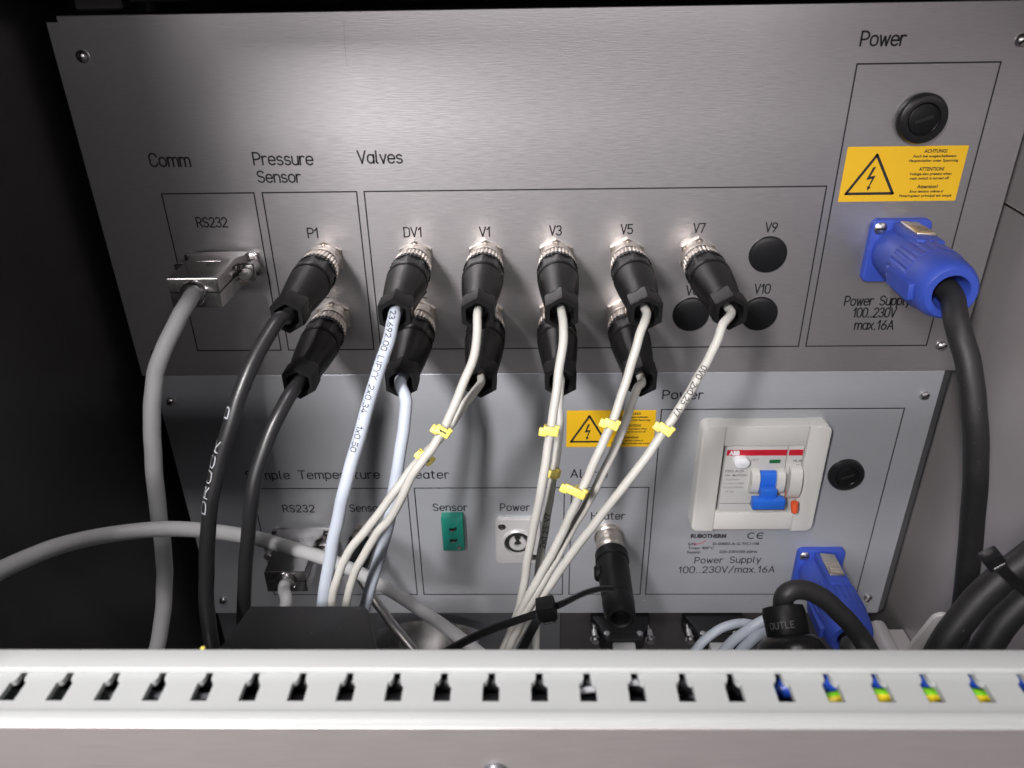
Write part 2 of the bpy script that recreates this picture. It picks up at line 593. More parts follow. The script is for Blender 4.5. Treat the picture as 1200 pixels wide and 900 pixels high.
def ribbon(mb, line, w, place):
    """line: 2-d points; a strip of width w with mitred joints, mapped by place(x, y)"""
    q = [line[0]]
    for p in line[1:]:
        if math.hypot(p[0]-q[-1][0], p[1]-q[-1][1]) > 1e-5:
            q.append(p)
    if len(q) < 2:
        return
    for i in range(1, len(q)-1):
        a_v = Vector(q[i])-Vector(q[i-1])
        b_v = Vector(q[i+1])-Vector(q[i])
        if a_v.normalized().dot(b_v.normalized()) < 0.45:
            ribbon(mb, q[:i+1], w, place)
            ribbon(mb, q[i:], w, place)
            return
    n = len(q)
    closed = math.hypot(q[0][0]-q[-1][0], q[0][1]-q[-1][1]) < 1e-3
    vs = []
    for i in range(n):
        a = Vector(q[i])-Vector(q[i-1]) if i else (Vector(q[-1])-Vector(q[-2]) if closed else Vector(q[1])-Vector(q[0]))
        b = Vector(q[i+1])-Vector(q[i]) if i < n-1 else (Vector(q[1])-Vector(q[0]) if closed else a)
        a = a.normalized()
        b = b.normalized()
        na, nb = Vector((-a.y, a.x)), Vector((-b.y, b.x))
        m_ = na+nb
        m_ = m_/max(0.35, m_.dot(na)) if m_.length > 1e-6 else na
        e = Vector((0, 0))
        if not closed and i == 0:
            e = -b*w*0.4
        if not closed and i == n-1:
            e = a*w*0.4
        c = Vector(q[i])+e
        vs += [c+m_*w/2, c-m_*w/2]
    mb.add([place(p.x, p.y) for p in vs], [[2*i, 2*i+1, 2*i+3, 2*i+2] for i in range(n-1)])


def lettering(s, p0, p1, cap_px, parent, y=-0.12, wt=0.15, material='ink', gap=0.16, name='lettering', plane=0.0):
    """stroke text on a plane y=const between two baseline points given in the photograph"""
    a, b = A(p0[0], p0[1], plane+y), A(p1[0], p1[1], plane+y)
    top = A(p0[0], p0[1]-cap_px, plane+y)
    h = (top-a).z
    st, w = text_strokes(s, gap)
    sx = (b.x-a.x)/w
    dz = (b.z-a.z)/(b.x-a.x)
    mb = MB()
    o = parent.matrix_basis.translation/MM if parent else Vector((0, 0, 0))
    for k in st:
        line = [(p[0]*sx, p[1]*h) for p in k]
        ribbon(mb, line, wt*h, lambda X_, Z_: Vector((a.x+X_, plane+y, a.z+Z_+dz*X_))-o)
    return link(name, mb, material, parent, smooth=False)


def block_text(s, cx, cz, width, height, y, parent, material='ink', name='lettering', bold=0.012, align='CENTER'):
    """small print in the built-in outline font as a flat mesh"""
    cu = bpy.data.curves.new(name, 'FONT')
    cu.body = s
    cu.offset = bold
    cu.resolution_u = 3
    o = bpy.data.objects.new('print_source', cu)
    C.objects.link(o)
    bpy.context.view_layer.update()
    dg = bpy.context.evaluated_depsgraph_get()
    me = bpy.data.meshes.new_from_object(o.evaluated_get(dg))
    me.name = name
    bpy.data.objects.remove(o)
    xs = [v.co.x for v in me.vertices]
    x0, x1 = min(xs), max(xs)
    k = width/(x1-x0)
    kz = height/0.70
    off = {'CENTER': (x0+x1)/2, 'LEFT': x0}[align]
    for v in me.vertices:
        v.co = Vector((cx+(v.co.x-off)*k, y, cz+v.co.y*kz))*MM
    me.materials.clear()
    me.materials.append(M[material])
    ob = bpy.data.objects.new(name, me)
    C.objects.link(ob)
    ob.parent = parent
    return ob


def tube_text(line, r, s0, length, text, height, angle, flip, parent, material='ink', wt=0.15):
    """lettering wrapped on a cable. s0: start along it, angle: degrees round from the side facing the camera"""
    fr = frames(line)
    cum = [0]
    for i in range(1, len(line)):
        cum.append(cum[-1]+(line[i]-line[i-1]).length)
    st, w = text_strokes(text, 0.2)
    sx = length/w

    def place(x, y):
        s = s0+x if not flip else s0+length-x
        i = 0
        while i < len(cum)-2 and cum[i+1] < s:
            i += 1
        t = (s-cum[i])/max(1e-6, cum[i+1]-cum[i])
        p = line[i].lerp(line[i+1], t)
        tg = fr[i][1].lerp(fr[i+1][1], t).normalized()
        ref = CAM-p
        e1 = (ref-tg*ref.dot(tg)).normalized()
        e2 = tg.cross(e1)
        yy = (y-height/2)*(1 if not flip else -1)
        a = math.radians(angle)-yy/r
        rr = r+0.06
        return p+e1*(rr*math.cos(a))+e2*(rr*math.sin(a))
    mb = MB()
    for k in st:
        d = dense([(p[0]*sx, p[1]*height) for p in k], height*0.25)
        ribbon(mb, d, wt*height, place)
    return link('lettering', mb, material, parent, smooth=False)


# ================================================================== THE SETTING: the cabinet
ZT = A(400, 13).z
XL, XR, ZM, ZB = -226.5, 245.5, -208.8, -397.6
structure(link('left_wall', MB().box((-246, -175, -560), (-234, 140, 120)), 'dark_paint'))
structure(link('shadow_blocker', MB().box((-300, -480, -600), (-234, -420, 700)), 'dark_paint'))  # unseen blocker, added to shade the left part of the panels
structure(link('right_wall', MB().box((260, -420, -560), (272, 140, 160)), 'grey_paint'))
structure(link('back_wall', MB().box((-234, 128, -560), (260, 140, 120)), 'dark_paint'))
structure(link('floor', MB().box((-234, -420, -575), (260, 128, -562)), 'dark_metal'))
link_top = structure(link('ceiling', MB().box((-233.5, -110, 6), (259.5, 18, 40)), 'dark_paint'))


# ================================================================== THE TWO PANELS
def screw(parent, u, v, r=3.2, ang=30, y=0.0, material='steel'):
    p = A(u, v, y)
    o = parent.matrix_basis.translation/MM
    c = p-o
    s = link('screw', MB().lathe([(0, r), (0.9, r), (1.8, r*.82), (2.3, r*.45), (2.4, 0.05)], 24, c), material, parent)
    a = math.radians(ang)
    b = MB()
    d = Vector((math.cos(a), 0, math.sin(a)))
    q = Vector((-math.sin(a), 0, math.cos(a)))
    w, L = 0.45, r*0.8
    pts = [c+d*L+q*w, c-d*L+q*w, c-d*L-q*w, c+d*L-q*w]
    b.add([p_+Vector((0, -1.2, 0)) for p_ in pts]+[p_+Vector((0, -2.5, 0)) for p_ in pts],
          [[0, 1, 2, 3], [7, 6, 5, 4]]+[[i, (i+1) % 4, 4+(i+1) % 4, 4+i] for i in range(4)])
    link('slot', b, 'hole_black', s, smooth=False)
    return s


up = thing('control_panel', 'upper brushed aluminium panel printed with valve, pressure sensor and power sections', 'panel', (0, 0, 0))
pl = [(XL, ZT-2.6), (XL+5.6, ZT-2.6), (XL+5.6, ZT), (XR, ZT), (XR, ZM), (XL, ZM)]
link('plate', MB().slab(pl, 3, 0, 0.35), 'brushed_aluminium', up, smooth=False)
link('case', MB().box((XL+8, 3.2, ZM+2), (XR-8, 118, ZT-3)), 'dark_metal', up, smooth=False)
for u, v, a in ((97, 66, 75), (1197, 47, 40), (1103, 405, 25), (183, 414, 60)):
    screw(up, u, v, 3.0, a)


def frame_px(parent, x0, x1, z0, z1, w=0.75, y=-0.1):
    return link('printed_frame', MB().frame(x0, x1, z0, z1, w, y), 'ink', parent, smooth=False)


def mx(*p):
    return sum(A(*q).x for q in p)/len(p)


def mz(*p):
    return sum(A(*q).z for q in p)/len(p)


zt, zb = mz((190, 227), (418, 223.3), (968, 217)), mz((232, 411.5), (940, 406.5))
frame_px(up, mx((188.5, 227), (231, 411)), mx((299, 227), (330, 411)), zb, zt)
frame_px(up, mx((306.7, 225.5), (337.5, 411.7)), mx((418.3, 223.3), (439.5, 411.7)), zb, zt)
frame_px(up, mx((425.5, 223.3), (445, 401.7)), mx((970, 216.7), (936, 406.7)), zb, zt)
frame_px(up, mx((1004.3, 74), (942.7, 406.7)), mx((1173.3, 72), (1086.7, 405.3)), zb, mz((1005, 73.5), (1172, 72)))

for s, p0, p1, c in (('Comm', (177, 195), (223.5, 195), 15), ('Pressure', (298, 193), (367, 193), 14),
                     ('Sensor', (303, 213.5), (353, 213.5), 13), ('Valves', (420, 191), (471.5, 191), 14),
                     ('Power', (1008, 53.5), (1060, 53), 16.5), ('RS232', (231.7, 266), (267, 266), 11),
                     ('P1', (361.5, 278.5), (373.5, 278.5), 11), ('DV1', (474, 277.5), (494.3, 277.3), 10.8),
                     ('V1', (562.3, 277), (574.5, 277), 10.8), ('V3', (644.3, 275.5), (657.7, 275.5), 10.8),
                     ('V5', (727.7, 274), (741, 274), 10.8), ('V7', (812.5, 272.5), (825.5, 272.5), 10.5),
                     ('V9', (896.8, 271.6), (910, 271.6), 10.5), ('V8', (804, 345.5), (818, 345.5), 10.5),
                     ('V10', (884, 343.7), (901.7, 343.7), 10.5), ('P2', (371, 349), (385, 349), 10),
                     ('DV2', (480, 349), (500, 349), 10), ('V2', (563, 348), (577, 348), 10), ('V4', (643, 347), (657, 347), 10),
                     ('V6', (723, 346), (737, 346), 10), ('Power Supply', (989.3, 358), (1066, 357), 10.6),
                     ('100..230V', (999.3, 371.7), (1048.5, 371.5), 10.6), ('max.16A', (1001, 386), (1046, 386), 10.4)):
    lettering(s, p0, p1, c, up)

q1 = A(403, 24)
sc1 = MB()
ribbon(sc1, [(0, 0), (-.5, -5), (-.9, -12), (-.8, -20)], .09, lambda x, z: Vector((q1.x+x, -.06, q1.z+z)))
link('scratch', sc1, 'faint_ink', up, smooth=False)

low = thing('control_panel', 'lower grey metal panel with the circuit breaker, outlet and green socket', 'panel', (0, 0.8, 0))
YL = 0.8
LX0, LX1 = -221.0, 240.2
link('plate', MB().slab([(LX0, ZB), (LX1, ZB), (LX1, ZM-0.4), (LX0, ZM-0.4)], 2.4, 0, 0.3), 'grey_aluminium', low, smooth=False)
link('case', MB().box((LX0+6, 2.6, ZB+3), (LX1-6, 117, ZM-3)), 'dark_metal', low, smooth=False)
link('edge_strip', MB().slab([(LX1+0.3, ZB), (XR+0.2, ZB), (XR+0.2, ZM-1.2), (LX1+0.3, ZM-1.2)], 3.6, 0.4).xf(
    lambda p: (p.x, p.y+(p.x-LX1)*0.62, p.z)), 'edge_grey', low, smooth=False)
for u, v, a in ((201, 470, 30), (1083, 463, 40), (1017, 700, 70), (262, 703, 20)):
    screw(low, u, v, 2.8, a, YL)
zt2, zb2 = mz((480, 572.5), (660, 571.5)), mz((500, 698), (1000, 697.5))
for a, b, t in ((mx((294, 573), (321, 698)), mx((480.5, 572.5), (486.5, 697)), zt2),
                (mx((487.5, 572.5), (493.5, 697)), mx((661.7, 571.7), (660, 697)), zt2),
                (mx((668.3, 571.7), (667, 697)), mx((760, 571.5), (752, 697)), zt2),
                (mx((773, 480), (757.5, 697.5)), mx((1061, 478.5), (1005, 697)), mz((773, 480), (1061, 478.5)))):
    frame_px(low, a, b, zb2, t, 0.7)
for s, p0, p1, c, w in (('Power', (776.5, 467.4), (823.5, 467.4), 9.8, .15), ('Sample Temperature', (289, 561.5), (445, 560.5), 9.3, .14),
                        ('Heater', (478, 560.5), (526, 560.5), 9, .14), ('Alarm', (669, 559.5), (711, 559.5), 9, .14),
                        ('RS232', (332.5, 600), (368.7, 600), 8, .14), ('Sensor', (410.7, 599.5), (448, 599), 8, .14),
                        ('Sensor', (508, 598.5), (547.5, 598.5), 8, .14), ('Power', (586.7, 598.4), (620.7, 598.4), 8, .14),
                        ('Heater', (693, 608.5), (732, 608.5), 8, .14), ('Power Supply', (814, 660), (890.7, 659), 6.8, .13),
                        ('100..230V/max.16A', (795.3, 671.3), (906.7, 670.5), 7, .13)):
    lettering(s, p0, p1, c, low, wt=w, gap=0.22, plane=YL)


def px_text(s, u0, u1, v, cap, parent, Y, material='ink', bold=0.02, name='lettering'):
    a, b, t = A(u0, v, Y), A(u1, v, Y), A(u0, v-cap, Y)
    o = parent.matrix_basis.translation/MM
    return block_text(s, a.x-o.x, a.z-o.z, b.x-a.x, t.z-a.z, Y-o.y, parent, material, name, bold, 'LEFT')


px_text('RUBOTHERM', 809.3, 850.7, 630.3, 4.3, low, YL-.12, bold=0.05)
px_text('S/N:', 806, 816, 639, 3.0, low, YL-.12)
px_text('D-00883-A-G-TIC1108', 835.3, 889.3, 638.7, 2.9, low, YL-.12)
px_text('Tmax: 400\u00b0C', 806, 836.7, 643.6, 2.9, low, YL-.12)
px_text('Supply:', 805, 821, 648.3, 2.9, low, YL-.12)
px_text('220-230V/50-60Hz', 842.7, 887.3, 648, 2.9, low, YL-.12)
ce = MB()
pa, pb, pt = A(875.3, 631.3, YL), A(890.7, 631.3, YL), A(875.3, 624, YL)
hh = pt.z-pa.z
for k, cx in ((0, hh*.5), (1, hh*.5+(pb.x-pa.x-hh*.5))):
    ribbon(ce, arc(cx, hh/2, hh*.45, hh*.45, 55, 305, 14), hh*.16, lambda x, z: Vector((pa.x+x, -.12, pa.z+z)))
    if k:
        ribbon(ce, [(cx-hh*.42, hh/2), (cx+hh*.2, hh/2)], hh*.14, lambda x, z: Vector((pa.x+x, -.12, pa.z+z)))
link('conformity_mark', ce, 'ink', low, smooth=False)
sw = MB()
q0 = A(813, 636, YL)
ribbon(sw, [(0, -.8), (2.5, -1.1), (5, -.2), (7.5, 1.6)], .5, lambda x, z: Vector((q0.x+x, -.12, q0.z+z)))
link('red_swoosh', sw, 'red_print', low, smooth=False)


# ================================================================== WARNING STICKERS
def sticker(label, x0, x1, z0, z1, Y):
    t = thing('warning_sticker', label, 'sticker', ((x0+x1)/2, Y, z0), 'yellow voltage warning stickers')
    w, h = x1-x0, z1-z0
    link('label_sheet', MB().slab(rrect(-w/2, w/2, 0, h, .4, 3), 0, -0.14), 'sticker_yellow', t, smooth=False)
    y = -0.22

    def q(u, f):
        return (-w/2+u*w, h*(1-f))
    tri = MB()
    ring = [q(.256, .15), q(.055, .85), q(.452, .85)]
    ring = [ring[0], ring[1], ring[2], ring[0]]
    ribbon(tri, ring, h*.05, lambda x, z: Vector((x, y, z)))
    link('triangle', tri, 'ink', t, smooth=False)
    b = MB()
    pts = [(.243, .37), (.268, .36), (.235, .535), (.278, .52), (.243, .72), (.258, .725), (.232, .80), (.222, .715), (.234, .715), (.252, .575), (.205, .60)]
    tri2 = [q(*p) for p in pts]
    b.add([(p[0], y, p[1]) for p in tri2], [[0, 1, 2, 10], [2, 3, 9, 10], [3, 4, 8, 9], [4, 5, 6, 7, 8]])
    link('lightning_bolt', b, 'ink', t, smooth=False)
    for s, f, ww, hh, bo in (('ACHTUNG!', .12, .19, .062, .03), ('Auch bei ausgeschaltetem', .20, .36, .046, .03), ('Hauptschalter unter Spannung', .28, .41, .046, .03),
                             ('ATTENTION!', .44, .21, .062, .03), ('Voltage also present when', .52, .355, .046, .03), ('main switch is turned off', .60, .33, .046, .03),
                             ('Attention!', .76, .175, .062, .03), ('Sous tension m\u00eame si', .84, .285, .046, .03), ("l'interrupteur principal est coup\u00e9", .92, .445, .046, .03)):
        p = q(.735, f)
        block_text(s, p[0], p[1], ww*w, hh*h, y, t, 'ink', 'lettering', bo)
    return t


sticker('yellow high voltage warning sticker under the upper round fuse holder', 160.4, 220.2, -110.1, -82.4, 0)
sticker('yellow high voltage warning sticker behind the thin light cables, beside the breaker', 23.0, 76.2, -260.2, -234.4, YL)


# ================================================================== FUSE HOLDERS, BLANKING PLUGS
def fuse_holder(label, c, r):
    t = thing('fuse_holder', label, 'fuse holder', c, 'round black fuse holders')
    link('bezel', MB().lathe([(0, r), (2.2, r), (3.4, r*.95), (4, r*.85), (4, r*.66), (3, r*.64), (2.6, r*.6)], 56, cap1=False), 'black_gloss', t)
    cp = link('cap', MB().lathe([(1, r*.595), (3.3, r*.595), (3.7, r*.53), (3.7, 0.05)], 48), 'black_plastic', t)
    a = math.radians(20)
    b = MB().box((-r*.38, -4.05, -r*.075), (r*.38, -3.6, r*.075), 0.15, 1)
    b.xf(lambda p: (p.x*math.cos(a)-p.z*math.sin(a), p.y, p.x*math.sin(a)+p.z*math.cos(a)))
    link('slot', b, 'hole_black', cp)
    return t


fuse_holder('larger black fuse holder above the upper yellow sticker', A(1079, 138.5, -1), 12.0)
fuse_holder('smaller black fuse holder right of the white breaker frame', A(990.5, 555, YL), 10.9)

XC = {'P': -108.6, 'D': -60.0, '1': -22.4, '3': 15.3, '5': 53.0, '7': 90.7, '9': 128.4}
Z1, Z2 = -138.0, -172.3
bp = tag(link('blanking_plug', MB().lathe([(0, 10.1), (.7, 10.1), (1.5, 9.6), (2.1, 7.5), (2.3, 0.05)], 48), 'black_gloss'),
         'round black blanking plug under the label V9', 'blanking plug', 'round black blanking plugs')
bp.location = Vector((XC['9'], 0, Z1))*MM
dup(bp, (XC['9'], 0, Z2), 'round black blanking plug under the label V10')
dup(bp, (XC['7'], 0, Z2), 'round black blanking plug half behind the V7 connector')


# ================================================================== ROUND VALVE / SENSOR CONNECTORS
def hexmod(n):
    def f(k, a, L):
        s = PI/3
        b = ((a+PI/6) % s)-s/2
        return math.cos(PI/6)/math.cos(b)
    return f


def build_connector(label, loc, group):
    t = thing('circular_connector', label, 'connector', loc, group)
    link('mounting_nut', MB().lathe([(0, 10.0), (2.0, 10.0), (2.8, 9.3), (2.8, 8.8)], 60, mod=hexmod(6), cap1=False), 'nickel', t)
    link('receptacle', MB().lathe([(2.6, 8.9), (7, 8.9), (7.4, 9.15), (11.0, 9.15), (11.4, 8.8), (15, 8.8)], 48), 'nickel', t)
    link('coupling_ring', MB().lathe([(13.4, 9.0), (13.9, 9.7), (14.4, 9.9), (20.6, 10.1), (21, 9.7), (21, 8)], 128,
                                     mod=lambda k, a, L: 1.0 if (k % 4 < 2 or L < 14.2 or L > 20.8) else .955, cap0=False, cap1=False), 'nickel', t, angle=25)
    link('grip_ring', MB().lathe([(20.8, 9.5), (21.2, 10.3), (25.0, 10.6), (25.6, 9.9)], 128,
                                 mod=lambda k, a, L: 1.0 if k % 4 < 2 else .965, cap0=False, cap1=False), 'black_plastic', t, angle=25)

    def facets(k, a, L):
        if L > 38:
            return 1.0
        s = PI/4
        b = (a % s)-s/2
        fl = math.cos(PI/8)/math.cos(b)*1.005
        return min(1.0, fl) if L < 34.6 else 1.0
    prof = [(24, 9.9), (26, 10.45), (34.4, 10.45), (34.9, 10.45), (37.5, 10.3), (38.2, 9.9), (39.0, 9.9), (39.4, 10.15), (42, 10.0), (50, 9.35), (58, 8.6), (64, 8.0), (67.5, 7.7), (68, 7.2)]
    link('body', MB().lathe(prof, 64, mod=facets), 'black_plastic', t, angle=28)
    g = link('gland_nut', MB().lathe([(66.5, 8.1), (67.0, 8.6), (77.8, 8.6), (79.0, 8.2), (79.0, 6.2), (78.2, 5.5), (70, 5.0), (70, .05)], 60,
                                     mod=lambda k, a, L: 1.0 if L == 78.2 or L == 70 else hexmod(6)(k, a, L), phase=PI/6), 'black_plastic', t, angle=28)
    return t


valve = 'round connectors plugged into the upper panel'
first = build_connector('round black connector under the label P1 with a black cable', (XC['P'], 0, Z1), valve)
for k, z, lab in (('P', Z2, 'round black connector with a black cable, below the P1 connector'),
                  ('D', Z1, 'round black connector under the label DV1 with a printed pale blue cable'),
                  ('D', Z2, 'round black connector with an unprinted pale blue cable, below DV1'),
                  ('1', Z1, 'round black connector under the label V1 with a thin grey cable'),
                  ('1', Z2, 'round black connector half hidden below the V1 connector'),
                  ('3', Z1, 'round black connector under the label V3 with a thin grey cable'),
                  ('3', Z2, 'round black connector half hidden below the V3 connector'),
                  ('5', Z1, 'round black connector under the label V5 with a thin grey cable'),
                  ('5', Z2, 'round black connector half hidden below the V5 connector'),
                  ('7', Z1, 'round black connector under the label V7, next to the blanking plugs')):
    dup(first, (XC[k], 0, z), lab)


# ================================================================== CABLES
def cable(name, label, pts, r, material, cat='cable', group=None, sub=10, tail=None):
    P = [A(u, v, Y) if not isinstance(u, Vector) else u for u, v, Y in pts]
    line = spline(P, sub)
    ph = len(C.objects)*1.7
    n_ = len(line)-1
    line = [q+Vector((math.sin(i*.23+ph)+.6*math.sin(i*.61+2*ph), .5*math.sin(i*.31+ph), .5*math.sin(i*.37-ph)))*.15*min(1, min(i, n_-i)/12) for i, q in enumerate(line)]
    o = tag(link(name, MB().tube(line, r, 20), material, origin=line[-1]), label, cat, group)
    return o, line


def beyond(a, b, k):
    p, q = A(*a), A(*b)
    return (p+(p-q)*k, 0, 0)


def tipin(k, z, d=71):
    return (Vector((XC[k], -d, z)), 0, 0)


def fix(o, child, line):
    """child text built in world millimetres: move it under the cable whose origin is its lower end"""
    me = child.data
    off = line[-1]*MM
    for v in me.vertices:
        v.co -= off


o, line = cable('sensor_cable', 'glossy black cable with white lettering hanging from the P1 connector',
                [tipin('P', Z1), tipin('P', Z1, 80), (322, 379, -88), (293, 433, -104), (273, 487, -114), (254, 553, -122), (246, 600, -127), (242, 660, -132), (242, 705, -137), (249, 758, -146), (258, 810, -150)], 3.4, 'black_cable_skin')
fix(o, tube_text(line, 3.4, 74, 34, 'DRUCK', 2.9, 56, True, o, 'print_white', .15), line)
fix(o, tube_text(line, 3.4, 59, 4.5, 'D', 2.8, 60, True, o, 'print_white', .17), line)
o, line = cable('sensor_cable', 'glossy black unlettered cable hanging from the connector below P1',
                [tipin('P', Z2), tipin('P', Z2, 80), (338, 465, -88), (320, 500, -98), (301, 553, -108), (293, 600, -114), (289, 650, -117), (286, 710, -119), (284, 770, -120)], 3.4, 'black_cable_skin')
o, line = cable('valve_cable', 'pale blue cable printed with small black text, hanging from DV1',
                [tipin('D', Z1), tipin('D', Z1, 80), (455, 400, -90), (440, 447, -101), (422, 507, -111), (407, 560, -118), (397, 605, -122), (387, 650, -126), (379, 704, -130), (372, 780, -136)], 2.92, 'pale_blue_skin')
fix(o, tube_text(line, 2.92, 8.2, 64, '23.692.00 LIFYY 2x0.34 . 1x0.50', 2.5, 20, False, o, 'ink', .16), line)
o, line = cable('valve_cable', 'plain pale blue cable hanging from the connector below DV1',
                [tipin('D', Z2), tipin('D', Z2, 80), (476, 470, -88), (472, 507, -93), (466, 550, -98), (456, 610, -104), (443, 657, -109), (430, 704, -114), (412, 770, -120)], 2.92, 'pale_blue_skin')
thin = 1.98
o, line = cable('valve_cable', 'thin grey cable from V1, in front where it crosses its neighbour',
                [tipin('1', Z1), tipin('1', Z1, 80), (557, 410, -92), (543, 450, -102), (525, 493, -112), (513, 514, -117), (498, 537, -120), (482, 558, -122), (461, 602, -123), (445, 621, -124), (432, 641, -125), (420, 662, -126), (410, 690, -127), (400, 740, -130)], thin, 'light_grey_skin')
V1L = line
o, line = cable('valve_cable', 'thin grey cable crossing behind the V1 cable and curving to the black box',
                [tipin('1', Z2), tipin('1', Z2, 80), (547, 470, -93), (527, 500, -101), (510, 519, -107), (490, 541, -112), (470, 566, -116), (445, 600, -120), (426, 625, -123), (407, 649, -126), (396, 675, -129), (389, 706, -132), (384, 760, -138)], thin, 'light_grey_skin')
V2L = line
o, line = cable('valve_cable', 'thin grey cable hanging from the V3 connector in front of its twin',
                [tipin('3', Z1), tipin('3', Z1, 80), (661, 395, -92), (654, 440, -102), (648, 487, -110), (642, 527, -115), (635, 567, -119), (626, 616, -122), (618, 658, -124), (612, 695, -125), (603, 730, -127), (590, 765, -130), (578, 800, -134)], thin, 'light_grey_skin')
V3L = line
o, line = cable('valve_cable', 'thin grey cable with small black print, behind the V3 cable',
                [tipin('3', Z2), tipin('3', Z2, 80), (655, 470, -88), (655, 510, -95), (650, 550, -101), (643, 590, -106), (637, 630, -109), (631, 672, -112), (629, 710, -113), (628, 765, -114), (628, 800, -114)], thin, 'light_grey_skin')
V4L = line
fix(o, tube_text(line, thin, 72, 18.5, '2x0.25 V7', 2.4, -8, True, o, 'ink', .17), line)
o, line = cable('valve_cable', 'thin grey cable hanging from the V5 connector beside its twin',
                [tipin('5', Z1), tipin('5', Z1, 80), (752, 386, -91), (743, 417, -97), (730, 457, -104), (717, 497, -110), (700, 533, -115), (685, 567, -118), (672, 597, -121), (659, 624, -123), (643, 656, -126), (628, 684, -128), (612, 712, -130), (597, 745, -132), (578, 790, -135)], thin, 'light_grey_skin')
V5L = line
o, line = cable('valve_cable', 'thin grey cable from the half hidden connector under V5, right of its twin',
                [tipin('5', Z2), tipin('5', Z2, 80), (746, 457, -86), (734, 490, -93), (720, 527, -101), (701, 566, -108), (684, 597, -113), (672, 617, -117), (657, 645, -122), (641, 672, -126), (627, 699, -129), (612, 725, -132), (598, 755, -135), (583, 795, -138)], thin, 'light_grey_skin')
V6L = line
o, line = cable('valve_cable', 'thin grey cable from V7 slanting across the lower panel frame',
                [tipin('7', Z1), tipin('7', Z1, 80), (847, 380, -91), (837, 407, -97), (820, 440, -104), (800, 472, -109), (780, 503, -113), (752, 543, -118), (712, 594, -122), (690, 623, -124), (662, 660, -126), (644, 686, -127), (628, 712, -129), (610, 738, -131), (594, 770, -134), (580, 800, -136)], thin, 'light_grey_skin')
V7L = line
fix(o, tube_text(line, thin, 42.5, 24, '0V0 2x0.25 V7', 2.5, -5, False, o, 'ink', .17), line)

o, line = cable('data_cable', 'thick grey cable hanging from the upper metal data plug on the left',
                [(Vector((-164.5, -42, -140)), 0, 0), (Vector((-164.6, -49, -140.5)), 0, 0), (213, 367, -60), (195, 402, -72), (183, 433, -80), (179, 470, -88), (178, 505, -93), (180, 545, -97), (186, 600, -101), (191, 645, -104), (193, 680, -106), (191, 718, -109), (183, 762, -114), (172, 800, -118)], 3.9, 'mid_grey_skin')
o, line = cable('data_cable', 'short piece of grey cable below the lower metal data plug',
                [(A(356, 628, YL)+Vector((0, -42, 0)), 0, 0), (A(356, 628, YL)+Vector((0, -49, -1.5)), 0, 0), (336, 704, -58), (328, 745, -62), (322, 790, -66)], 3.7, 'mid_grey_skin')
o, line = cable('data_cable', 'grey cable arching in from the left edge and sinking behind the duct',
                [beyond((-90, 715, -205), (-40, 690, -182), 3.0), (-90, 715, -205), (-40, 690, -182), (10, 664, -162), (68, 640, -142), (130, 626, -120), (190, 620, -113), (245, 622, -103), (300, 631, -92), (345, 643, -84), (390, 658, -78), (430, 676, -74), (480, 706, -72), (530, 741, -74), (570, 772, -78), (600, 800, -82)], 3.7, 'mid_grey_skin')
o, line = cable('thin_hose', 'narrow silvery hose below the plain pale blue cable, right of the black box',
                [(420, 672, -40), (438, 702, -46), (452, 721, -48), (466, 739, -50), (487, 765, -54), (505, 795, -58)], 2.9, 'steel', 'hose')


# ------------------------------------------------------------------ yellow marker clips
def marker(label, line, v, side, number=None, w=6.8, h=3.4, slide=0.0, roll=0.0):
    def row(p):
        d = p-CAM
        return 450+F*d.dot(_D)/d.dot(_f)
    i = min(range(1, len(line)-1), key=lambda k: abs(row(line[k])-v))
    p = line[i]
    t = (line[i+1]-line[i-1]).normalized()
    ref = CAM-p
    e1 = (ref-t*ref.dot(t)).normalized()
    e2 = t.cross(e1)
    c_, s_ = math.cos(math.radians(roll)), math.sin(math.radians(roll))
    e1, e2 = e1*c_+e2*s_, e2*c_-e1*s_
    T = thing('cable_marker', label, 'cable marker', p, 'yellow clip-on cable markers')

    def pl(q):   # local x: across, y: along, z: towards the camera
        return e2*q.x + t*q.y + e1*q.z
    b = MB().lathe([(-h/2, 3.3), (h/2, 3.3), (h/2, 2.5), (-h/2, 2.5), (-h/2, 3.3)], 24, axis=(0, 1, 0), cap0=False, cap1=False)
    link('clip_ring', b.xf(pl), 'clip_yellow', T)
    b = MB().box((-w/2+slide, -h/2-.2, 2.6), (w/2+slide, h/2+.2, 4.6), .5, 2)
    b.box((-w/2+slide-.2, -h/2-1.2, 2.0), (-w/2+slide+2.0, h/2-.6, 4.0), .4, 2)
    b.box((w/2+slide-2.0, -h/2+.8, 1.6), (w/2+slide+1.6, h/2+1.1, 4.0), .5, 2)
    link('number_plate', b.xf(pl), 'clip_yellow', T)
    if number:
        st, ww = text_strokes(number)
        mb = MB()
        for k in st:
            ribbon(mb, [(a*1.9, c*2.8) for a, c in k], .62, lambda x, y: pl(Vector((slide-1.6+y, -x+.5, 4.68))))
        link('lettering', mb, 'ink', T, smooth=False)
    return T


marker('yellow cable marker showing a 1 on the front cable from V1', V1L, 506, 1, '1')
marker('yellow cable marker left of the crossing V1 cables', V2L, 535, -1, '2', slide=-1.6)
marker('yellow cable marker on the V3 cable, left of the lower sticker', V3L, 505, 1)
marker('lone yellow cable marker on the rear cable under V3, lower than the others', V4L, 555, 1, slide=1.2)
marker('yellow cable marker on the V5 cable crossing the lower sticker', V5L, 496, 1)
marker('yellow cable marker on the twin cables just above the label Heater', V5L, 577, 1, slide=2.5, w=10)
marker('yellow cable marker on the V7 cable beside the label Power', V7L, 503, 1)


